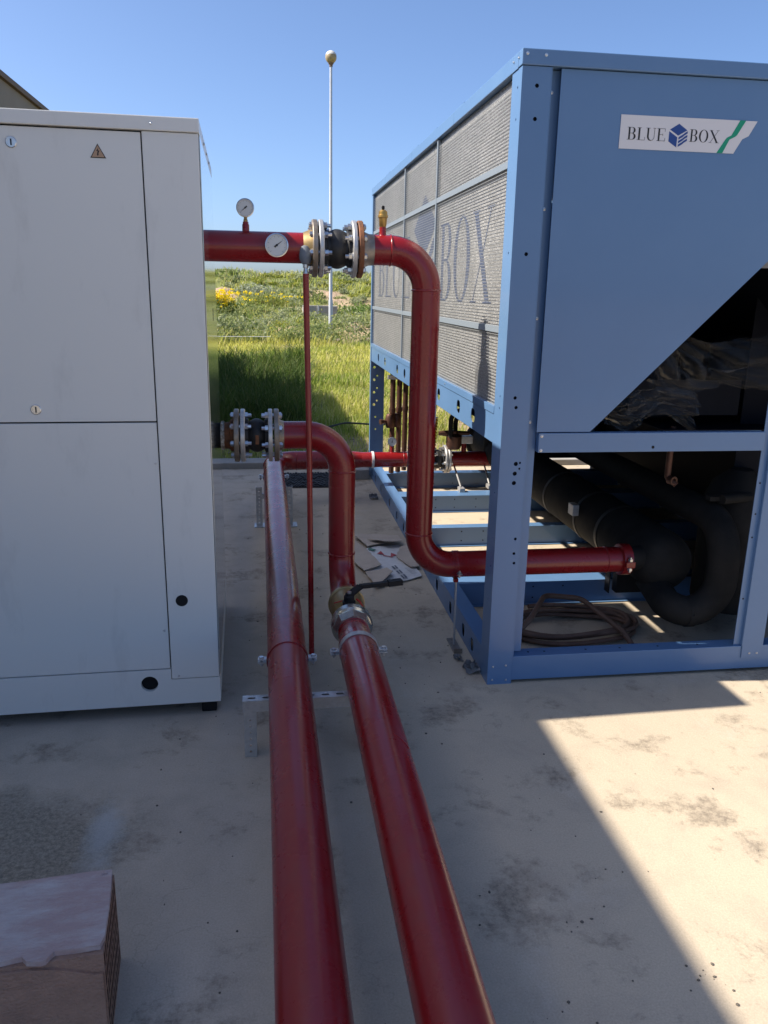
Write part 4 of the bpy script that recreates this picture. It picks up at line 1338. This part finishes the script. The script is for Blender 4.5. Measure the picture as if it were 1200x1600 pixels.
# threaded rod support below the riser elbow
rs_ = thing('rod_support', 'thin threaded rod on a foot plate carrying the riser elbow', 'pipe support', (.815, YU-.04, 0))
bm = NB(); cyl(bm, (.818, YU-.02, .008), (.815, YU-.02, ZL-R1-.004), .005, 10); obj('rod', bm, 'galv', rs_)
bm = NB(); box(bm, .80, .838, YU-.10, YU+.05, .001, .009, .001); box(bm, .80, .838, YU-.10, YU-.096, .009, .022); obj('foot_plate', bm, 'flange', rs_)
bm = NB(); lathe(bm, (.813-.013, YU, ZL), (1, 0, 0), [(0, R1+.0005), (0, R1+.0030), (.026, R1+.0030), (.026, R1+.0005)], 36, caps=False); box(bm, .803, .823, YU-.030, YU-.012, ZL-R1-.018, ZL-R1-.002); obj('pipe_band', bm, 'red', rs_, True)
bm = NB(); lathe(bm, (.817, YU-R1-.012, ZL-.020), (0, 0, 1), [(0, .008), (.007, .008)], 6); cyl(bm, (.817, YU-R1-.012, ZL-.04), (.817, YU-R1-.012, ZL-.008), .004, 8); box(bm, .806, .828, YU-R1-.024, YU-R1-.002, ZL-.024, ZL-.020); obj('band_bolt', bm, 'zinc', rs_)

# ---------------------------------------------------------------- lower pipe: white unit -> elbow -> valve -> right main
YD, ZD, XD, ZM = 3.36, .960, .312, .285
lo_ = thing('red_return_pipe', 'red pipe from the lower white cabinet flange running to the camera with a lever valve', 'pipe', (.313, 2.5, 0))
bm = NB(); lathe(bm, (-.235, YD, ZD), (1, 0, 0), [(0, .052), (.048, .052)], 32); obj('pipe_stub', bm, 'insul', lo_, True)
bm = NB(); lathe(bm, (-.192, YD, ZD), (1, 0, 0), [(0, .056), (.002, .060), (.013, .060), (.016, .056)], 32); obj('sealing_tape', bm, 'tape', lo_, True)
bm = NB(); lathe(bm, (-.178, YD, ZD), (1, 0, 0), [(0, .054), (.022, .056), (.026, .066), (.046, .068), (.05, .064)], 32); obj('hub', bm, 'rust', lo_, True)
flange(lo_, -.137, YD, ZD, .021, .110, 'flange', bolts=(.028, 1))
flange(lo_, -.111, YD, ZD, .019, .110, 'galv')
rubber(lo_, -.092, .002, YD, ZD, .054)
flange(lo_, .002, YD, ZD, .018, .110, 'galv')
flange(lo_, .026, YD, ZD, .021, .110, 'flange', bolts=(-.008, -1), phase=.3)
bm = NB(); lathe(bm, (.047, YD, ZD), (1, 0, 0), [(0, R1+.010), (.012, R1+.004), (.020, R1+.001)], 32, caps=False); obj('hub', bm, 'flange', lo_, True)
bm = NB(); box(bm, -.050, -.036, YD-.074, YD-.070, ZD-.025, ZD+.012); obj('joint_label', bm, 'rust', lo_)
bm = NB()
sweep(bm, fillet([(.050, YD, ZD), (XD, YD, ZD), (XD, YD, ZM), (XD, 3.13, ZM)], [0, .155, .150, 0], 20), R1, 40)
obj('pipe', bm, 'red', lo_, True, angle=60)
weld(lo_, (XD, YD, ZD-.155), (0, 0, 1), R1)
weld(lo_, (XD, YD, ZM+.150), (0, 0, 1), R1)
# ball valve along -Y
DY = (0, -1, 0)
bm = NB(); lathe(bm, (XD, 3.155, ZM), DY, [(0, R1+.003), (.004, R1+.016), (.020, R1+.019), (.028, R1+.019), (.030, R1+.014), (.12, R1+.013), (.145, R1+.006), (.17, R1-.004)], 40); vbd = obj('valve_body', bm, 'oldbrass', lo_, True, angle=50)
bm = NB(); lathe(bm, (XD, 2.992, ZM), DY, [(0, R1-.006), (.012, R1+.004), (.045, R1+.012), (.060, R1+.013)], 40); obj('valve_collar', bm, 'nickel', vbd, True)
bm = NB(); lathe(bm, (XD, 2.935, ZM), DY, [(0, R1+.012), (.006, R1+.024), (.040, R1+.024), (.052, R1+.017), (.056, R1+.004)], 40); lathe(bm, (XD, 2.885, ZM), DY, [(0, R1+.020), (.045, R1+.010)], 8); obj('union_nut', bm, 'nickel', vbd, True, angle=25)
bm = NB(); lathe(bm, (XD-.004, 2.985, ZM+R1-.01), (0, -.05, 1), [(0, .026), (.022, .026), (.024, .021), (.045, .021), (.05, .015), (.056, .015)], 16); obj('valve_spindle', bm, 'black', vbd, True)
bm = NB(); lathe(bm, (XD-.004, 2.983, ZM+R1+.045), (0, -.05, 1), [(0, .009), (.008, .009)], 6); obj('spindle_nut', bm, 'zinc', vbd)
def bar(bm, p, q, w, h):
    p, q = Vector(p), Vector(q); d = (q-p).normalized(); s = d.cross(Vector((0, 0, 1))).normalized()*w/2; t = s.cross(d).normalized()*h/2
    vsx = [bm.verts.new(c+a*s+e*t) for c in (p, q) for a, e in ((-1, -1), (1, -1), (1, 1), (-1, 1))]
    for f in ((0, 1, 2, 3), (4, 5, 6, 7), (0, 1, 5, 4), (1, 2, 6, 5), (2, 3, 7, 6), (3, 0, 4, 7)): bm.faces.new([vsx[i] for i in f])
bm = NB()
bar(bm, (XD+.000, 2.985, ZM+.098), (XD+.046, 3.035, ZM+.112), .030, .012)
bar(bm, (XD+.044, 3.033, ZM+.112), (XD+.165, 3.06, ZM+.112), .021, .016)
bar(bm, (XD+.163, 3.0595, ZM+.112), (XD+.222, 3.073, ZM+.112), .030, .022)
obj('valve_lever', bm, 'black', vbd)
bm = NB(); bar(bm, (XD+.025, 2.985, ZM+.078), (XD+.040, 2.975, ZM+.068), .008, .004); bar(bm, (XD+.036, 2.98, ZM+.072), (XD+.048, 2.945, ZM+.058), .006, .003); bar(bm, (XD-.03, 3.0, ZM+.066), (XD-.06, 3.02, ZM+.050), .006, .004); obj('paint_tag', bm, 'redflake', vbd)
# reducer and main pipe towards the camera
bm = NB()
pts = [(XD, 2.885, ZM), (XD, 2.845, ZM), (XD, 2.825, ZM), (XD, 2.76, ZM), (XD, 2.715, ZM), (.313, 2.0, ZM), (.3125, 1.0, ZM), (.312, .3, ZM)]
sweep(bm, pts, R2, 48, radii=[R1-.004, R1-.004, R1, R1+.003, R2, R2, R2, R2])
obj('pipe', bm, 'red', lo_, True, angle=60)
for yy_ in (2.838, 2.815, 2.77):
    weld(lo_, (XD, yy_, ZM), (0, 1, 0), R1-.001)
# stray weld bead across the right flank
bm = NB()
pts = [(.313+(R2+.0002)*math.sin(a), 1.985-.06*(a-.3), ZM+(R2+.0002)*math.cos(a)) for a in np.linspace(.28, .95, 9)]
sweep(bm, pts, .0022, 8); obj('paint_run', bm, 'red', lo_, True)

def clamp(name, label, x, y, z, band_m, lug_m):
    t = thing(name, label, 'pipe clamp', (x, y, z))
    bm = NB(); lathe(bm, (x, y+.014, z), (0, -1, 0), [(0, R2+.0008), (0, R2+.0036), (.028, R2+.0036), (.028, R2+.0008)], 44, caps=False); obj('band', bm, band_m, t, True)
    for s in (-1, 1):
        bm = NB(); x0, x1 = sorted((x+s*(R2+.003), x+s*(R2+.034)))
        box(bm, x0, x1, y-.013, y+.013, z+.004, z+.0075, .0008); box(bm, x0, x1, y-.013, y+.013, z-.0075, z-.004, .0008)
        lg = obj('lug', bm, lug_m, t)
        bm = NB(); c = (x0+x1)/2+s*.003
        lathe(bm, (c, y, z+.0076), (0, 0, 1), [(0, .0085), (.006, .0085)], 6); cyl(bm, (c, y, z-.022), (c, y, z+.012), .004, 8); lathe(bm, (c, y, z-.0155), (0, 0, 1), [(0, .0085), (.0075, .0085)], 6); obj('clamp_bolt', bm, 'zinc', lg)
    return t
clamp('pipe_clamp', 'bright zinc clamp band round the right pipe below the valve', .313, 2.672, ZM, 'galv', 'galv')
clamp('pipe_clamp', 'red painted clamp band round the left pipe', .0535, 2.63, ZM+.0005, 'red', 'galv')
clamp('pipe_clamp', 'small clamp at the far bend of the left pipe', .036, 5.46, .303, 'red', 'galv')

# ---------------------------------------------------------------- left main pipe and far branch into the blue unit
YF, ZF = 5.95, .312
lm = thing('red_supply_pipe', 'red pipe running along the left then bending right into the blue unit', 'pipe', (.055, 3, 0))
bm = NB()
sweep(bm, fillet([(.066, .3, ZM-.002), (.060, 1.6, ZM), (.052, 3.0, ZM+.002), (.034, YF, ZF), (.60, YF, ZF)], [0, 3, 3, .17, 0], 12), R2, 48)
obj('pipe', bm, 'red', lm, True, angle=60)
weld(lm, (.0355, YF-.19, ZF-.002), (0, 1, 0), R2)
weld(lm, (.21, YF, ZF), (1, 0, 0), R2)
bm = NB(); lathe(bm, (.598, YF, ZF), (1, 0, 0), [(0, R2), (.10, R1)], 40, caps=False); obj('reducer', bm, 'red', lm, True)
bm = NB(); sweep(bm, [(.697, YF, ZF), (1.255, YF, ZF)], R1, 40); obj('pipe', bm, 'red', lm, True)
bm = NB(); lathe(bm, (.775, YF, ZF), (1, 0, 0), [(0, R1+.0005), (0, R1+.006), (.018, R1+.006), (.018, R1+.0005)], 36, caps=False); obj('marker_band', bm, 'label', lm, True)
weld(lm, (1.02, YF, ZF), (1, 0, 0), R1)
bm = NB(); lathe(bm, (1.045, YF, ZF), (1, 0, 0), [(0, R1+.0005), (0, R1+.004), (.024, R1+.004), (.024, R1+.0005)], 36, caps=False); box(bm, 1.047, 1.067, YF-R1-.03, YF-R1-.003, ZF-.012, ZF+.012); obj('pipe_band', bm, 'galv', lm, True)
bm = NB(); cyl(bm, (1.057, YF-.02, .13), (1.057, YF-.02, ZF-R1), .008, 10); obj('hanger_rod', bm, 'galv', lm)
rubber(lm, 1.235, 1.335, YF, ZF, R1)
flange(lm, 1.335, YF, ZF, .019, .108, 'galv')
flange(lm, 1.359, YF, ZF, .020, .108, 'galv', bolts=(-.010, -1))
flange(lm, 1.210, YF, ZF, .019, .108, 'galv', bolts=(.02, 1))
bm = NB(); sweep(bm, [(1.38, YF, ZF), (1.70, YF, ZF)], R1, 40); obj('pipe', bm, 'red', lm, True)
gauge(lm, (.932, YF-.01, ZF+R1+.082), (-.1, -1, .05), .034, .02, 80)
bm = NB(); lathe(bm, (.932, YF, ZF+R1-.006), (0, 0, 1), [(0, .022), (.008, .012), (.05, .010)], 12); obj('gauge_nipple', bm, 'red', lm, True)
bm = NB(); lathe(bm, (1.492, YF, ZF+R1-.006), (0, 0, 1), [(0, .03), (.008, .020), (.075, .019)], 14); obj('switch_nipple', bm, 'red', lm, True)
bm = NB(); box(bm, 1.437, 1.553, YF-.04, YF+.04, ZF+R1+.066, ZF+R1+.125, .006); obj('flow_switch', bm, 'galv', lm)
# little feet for the far pipe inside the frame
for x, y in ((1.42, 5.70), (1.66, 5.78)):
    bm = NB(); box(bm, x-.02, x+.02, y-.06, y+.02, .1217, .150, .002); cyl(bm, (x, y, .15), (x, YF-.02, ZF-R1), .007, 8); obj('hanger_foot', bm, 'galv', lm)

# ---------------------------------------------------------------- strut channel supports
def strut_h(bm, x0, x1, y, zt, w=.041, hgt=.041, slots=True):
    hs = []
    x = x0+.03
    while slots and x < x1-.03:
        hs.append(oval(x, 0, .014, .0065, 12, 2.6)); x += .05
    plate(bm, rectl(x0, x1, -w/2, w/2), hs, (0, y, zt), (1, 0, 0), (0, 1, 0), -.0025)
    box(bm, x0, x1, y-w/2, y-w/2+.0025, zt-hgt, zt-.0026)
    box(bm, x0, x1, y+w/2-.0025, y+w/2, zt-hgt, zt-.0026)
    box(bm, x0, x1, y-w/2+.0026, y-w/2+.009, zt-hgt, zt-hgt+.0025); box(bm, x0, x1, y+w/2-.009, y+w/2-.0026, zt-hgt, zt-hgt+.0025)
def strut_v(bm, x, y, z0, z1, w=.041):
    hs = []
    z = z0+.02
    while z < z1-.015:
        hs.append(circl(0, z, .0048, 8)); z += .024
    plate(bm, rectl(-w/2, w/2, z0, z1), hs, (x, y-w/2, 0), (1, 0, 0), (0, 0, 1), -.0025)
    box(bm, x-w/2, x-w/2+.0025, y-w/2+.0026, y+w/2, z0, z1)
    box(bm, x+w/2-.0025, x+w/2, y-w/2+.0026, y+w/2, z0, z1)
s1 = thing('pipe_support', 'galvanised slotted channel trestle under both pipes near the white cabinet foot', 'pipe support', (.15, 2.48, 0))
bm = NB(); strut_h(bm, -.102, .372, 2.49, ZM-R2-.001); obj('channel', bm, 'galv', s1)
for x in (-.078, .345):
    bm = NB(); strut_v(bm, x, 2.492, .001, ZM-R2-.043); obj('leg', bm, 'galv', s1)
s2 = thing('pipe_support', 'galvanised channel legs either side of the left pipe towards its far bend', 'pipe support', (.04, 5.28, 0))
for x in (-.066, .136):
    bm = NB(); strut_v(bm, x, 5.30, .006, .272); obj('leg', bm, 'galv', s2)
    bm = NB(); box(bm, x-.035, x+.05, 5.24, 5.35, .001, .0058); obj('foot_plate', bm, 'galv', s2)
bm = NB(); box(bm, -.045, .115, 5.285, 5.315, .19, .224); obj('channel', bm, 'galv', s2)
s3 = None

# ================================================================== LOOSE THINGS
GC = 'flattened cardboard by the riser'
def card(label, pts, m, z, th=.0045, lift=None):
    """flat cardboard piece from a ragged outline; lift(x, y) raises curled corners"""
    fine = []
    for i in range(len(pts)):
        p, q = Vector(pts[i]), Vector(pts[(i+1) % len(pts)])
        n = max(2, int((q-p).length/.035))
        for k in range(n):
            c = p.lerp(q, k/n)
            j = .0035 if k else 0
            fine.append((c.x+random.uniform(-j, j), c.y+random.uniform(-j, j)))
    bm = NB(); plate(bm, fine, [], (0, 0, z), (1, 0, 0), (0, 1, 0), th)
    bmesh.ops.subdivide_edges(bm, edges=[e for e in bm.edges if e.calc_length() > .06], cuts=2, use_grid_fill=True)
    bmesh.ops.triangulate(bm, faces=bm.faces)
    for v in bm.verts:
        v.co.z += .003*math.sin(v.co.x*31)*math.sin(v.co.y*23)+(lift(v.co.x, v.co.y) if lift else 0)
    return tag(obj('cardboard_sheet', bm, m, smooth=True, angle=25), label, 'cardboard', GC)
c1 = card('white printed flattened cardboard with red mark, at the foot of the riser', [(.60, 4.72), (.50, 4.52), (.535, 4.316), (.565, 4.023), (.84, 4.18), (.834, 4.37), (.80, 4.76)], 'cardwhite', .008)
c2 = card('plain brown cardboard flap folded over the white printed sheet', [(.524, 4.846), (.44, 4.62), (.48, 4.43), (.524, 4.26), (.634, 4.34), (.58, 4.668)], 'card', .022, lift=lambda x, y: .10*max(0, x-.58))
c3 = card('small brown cardboard flap nearest the valve lever', [(.528, 4.235), (.556, 4.006), (.676, 4.189), (.655, 4.272)], 'card', .024, lift=lambda x, y: .18*max(0, x-.60))
c5 = card('thin brown cardboard piece lying at the back under the propped one', [(.535, 4.96), (.596, 4.70), (.70, 4.752), (.815, 4.81), (.74, 4.94)], 'card', .024)
c4 = card('dark edged cardboard piece propped up at the back of the heap', [(.607, 4.81), (.698, 4.70), (.815, 4.70), (.812, 4.87)], 'card', .038, lift=lambda x, y: .16*max(0, 4.80-y))
c6 = card('brown cardboard corner tucked behind the riser elbow', [(.742, 4.477), (.80, 4.30), (.852, 4.32), (.848, 4.70), (.80, 4.68)], 'card', .022, lift=lambda x, y: .12*max(0, .79-x))
# print on the white sheet
def on_sheet(bm, q, z=.0175):
    poly(bm, [(a, c, z) for a, c in q])
bm = NB()
for (cx, cy, sg_) in ((.662, 4.60, 1), (.735, 4.56, -1)):
    on_sheet(bm, [(cx-.022*sg_, cy-.02), (cx+.02*sg_, cy-.045), (cx+.008*sg_, cy+.03)])
on_sheet(bm, [(.672, 4.538), (.725, 4.505), (.727, 4.516), (.674, 4.550)], .0178)
obj('red_print', bm, 'cardred', c1)
bm = NB(); on_sheet(bm, [(.595, 4.67), (.625, 4.63), (.645, 4.66), (.61, 4.70)], .0176); obj('green_print', bm, 'cardgreen', c1)
bm = NB()
for k in range(3):
    for j in range(2):
        x0 = .692+.013*k+.016*j; y0 = 4.34-.078*k+.012*j
        on_sheet(bm, [(x0, y0), (x0+.009, y0-.052), (x0+.020, y0-.046), (x0+.011, y0+.006)], .0175+.0002*j+.0001*k)
for k in range(7):
    x0 = .775+.004*k; y0 = 4.30-.016*k
    on_sheet(bm, [(x0-.014, y0), (x0+.022, y0+.010), (x0+.022, y0+.014), (x0-.014, y0+.004)], .0182)
obj('dark_print', bm, 'cardgrey', c1)

# torn foil scraps along the blue base
def scrap(label, c, s, seed, rz=0):
    random.seed(seed)
    bm = NB()
    g = [[bm.verts.new((c[0]+(i-2)*s*.32*math.cos(rz)-(j-3)*s*.3*math.sin(rz)+random.uniform(-.2, .2)*s*.4, c[1]+(j-3)*s*.3*math.cos(rz)+(i-2)*s*.32*math.sin(rz)+random.uniform(-.2, .2)*s*.4, .004+random.random()**1.5*s*.75)) for i in range(5)] for j in range(7)]
    for j in range(6):
        for i in range(4):
            if random.random() < .88: bm.faces.new((g[j][i], g[j][i+1], g[j+1][i+1], g[j+1][i]))
    ret = bmesh.ops.solidify(bm, geom=list(bm.faces), thickness=.0012)
    tag(obj('foil_scrap', bm, 'scrap'), label, 'scrap')
scrap('crumpled grey foil scrap at the blue corner post foot', (.835, 3.03, 0), .045, 3)
scrap('torn grey strip beside the rod support foot', (.805, 3.14, 0), .028, 5)
scrap('small foil scrap far along the blue base rail', (.80, 5.98, 0), .05, 9)
random.seed(21)

# brown hose coil inside the blue frame
bm = NB()
pts = []
for k in range(150):
    a = 2*PI*k/28
    rr = .275+.018*math.sin(k*.35)+.012*math.sin(k*.11)
    pts.append((1.40+rr*1.15*math.cos(a), 3.40+rr*.58*math.sin(a)-.02*math.sin(k*.07), .014+.00028*k+.005*math.sin(k*.9)))
sweep(bm, pts, .0105, 10)
tag(obj('hose_coil', bm, 'hose', smooth=True), 'coil of brown hose on the floor inside the blue frame', 'hose')
bm = NB()
sweep(bm, fillet([(1.10, 3.19, .11), (1.16, 3.24, .14), (1.32, 3.52, .135), (1.50, 3.50, .12), (1.60, 3.22, .06), (1.62, 3.17, .02)], .06, 5), .013, 10)
tag(obj('hose_length', bm, 'hose', smooth=True), 'loose brown hose loop arching over the coil', 'hose')

# plastic films wrapped inside the upper bay
def film(label, o_, u, v, nu, nv, amp, seed, sag=0.0):
    rg = np.random.default_rng(seed)
    o_, u, v = Vector(o_), Vector(u), Vector(v)
    n = u.cross(v).normalized()
    bm = NB()
    ph = rg.random(14)*6.28
    fr = rg.normal(size=(14, 2))*np.array([3]*5+[6]*5+[11]*4)[:, None]
    g = []
    for j in range(nv+1):
        row = []
        for i in range(nu+1):
            a, c = i/nu, j/nv
            wa = a+.12*math.sin(4*c+seed)+.05*math.sin(11*a+7*c)
            wc_ = c+.15*math.sin(5*a+seed*2)
            w = 0
            for q in range(14):
                w += (1-abs(math.sin(fr[q][0]*wa+fr[q][1]*wc_+ph[q])))**2*(.5 if q < 5 else (.26 if q < 10 else .06))
            w = (w-1.1)*amp
            ss = -sag*math.sin(a*PI)*(1-.3*c)
            edge = .03*math.sin(9*a+seed)*(c if c > .5 else 0)
            row.append(bm.verts.new(o_+u*a+v*c+n*w+Vector((0, 0, ss+edge))))
        g.append(row)
    for j in range(nv):
        for i in range(nu): bm.faces.new((g[j][i], g[j][i+1], g[j+1][i+1], g[j+1][i]))
    o = obj('plastic_film', bm, 'film', smooth=True, angle=28)
    tag(o, label, 'plastic film')
film('clear crumpled plastic film hanging in folds under the slanted blue panel', (1.50, 3.06, 1.46), (.75, .02, .10), (.05, .04, -.25), 84, 40, .085, 4, .13)
film('clear crumpled plastic film bag resting behind the blue front rail', (1.30, 3.02, 1.16), (.42, .03, .02), (.0, .0, -.13), 60, 26, .075, 8, -.03)

# hollow clay block, lower left
HM = Matrix.Translation((-.372, 1.642, 0)) @ Matrix.Rotation(math.radians(4.6), 4, 'Z')
hb = thing('hollow_brick', 'hollow clay brick with mortar smeared chipped top, lying on the slab', 'brick', mw=HM)
bm = NB()
cells = []
ny_, nz_ = 10, 5
wl = .0045
by0, by1, bz1 = -.236, -.002, .236
cy_ = (by1-by0-.006)/ny_; cz_ = (bz1-.008)/nz_
for i in range(ny_):
    for j in range(nz_):
        a0 = by0+.003+i*cy_+wl/2; c0 = .004+j*cz_+wl/2
        cells.append(rectl(a0, a0+cy_-wl, c0, c0+cz_-wl))
plate(bm, rectl(by0, by1, 0, bz1), cells, (0, 0, 0), (0, 1, 0), (0, 0, 1), -.42)
obj('clay_body', bm, 'clay', hb, mw=HM)
bm = NB(); box(bm, -.40, -.0010, by0+.002, by1-.002, .003, bz1-.003); obj('cell_shade', bm, 'cellshade', hb, mw=HM)  # dark box just behind the face paints the shade in the cells
# chipped top shell with a ragged front edge
edge = [(-.42, -.246), (-.36, -.243), (-.31, -.247), (-.262, -.240), (-.215, -.233), (-.17, -.229), (-.155, -.228), (-.145, -.240), (-.118, -.246), (-.108, -.243), (-.098, -.226), (-.094, -.224), (-.06, -.226), (-.03, -.2245), (-.006, -.226)]
edge = [(a, c+random.uniform(-.0018, .0018)) for a, c in edge]
back = [(.000, -.20), (.001, -.12), (-.001, -.05), (-.004, .001), (-.05, .0035), (-.2, .001), (-.42, .003)]
bm = NB(); plate(bm, edge+back, [], (0, 0, bz1+.0008), (1, 0, 0), (0, 1, 0), .0125)
obj('top_shell', bm, 'claytop', hb, mw=HM)
bm = NB(); box(bm, -.420, -.003, by0-.0060, by0-.0004, .0, .192, .001)
obj('front_shell', bm, 'clay', hb, mw=HM)
bm = NB(); plate(bm, [(-.42, .193), (-.02, .193), (-.05, .205), (-.10, .222), (-.155, .2285), (-.28, .229), (-.42, .226)], [], (0, by0-.0003, 0), (1, 0, 0), (0, 0, 1), .0062); obj('front_shell', bm, 'clay', hb, mw=HM)
bm = NB(); rock(bm, (-.016, -.010, .2515), .006); rock(bm, (-.024, -.013, .251), .004); rock(bm, (-.19, -.02, .2505), .003)
obj('mortar_crumb', bm, 'claytop', hb, mw=HM)
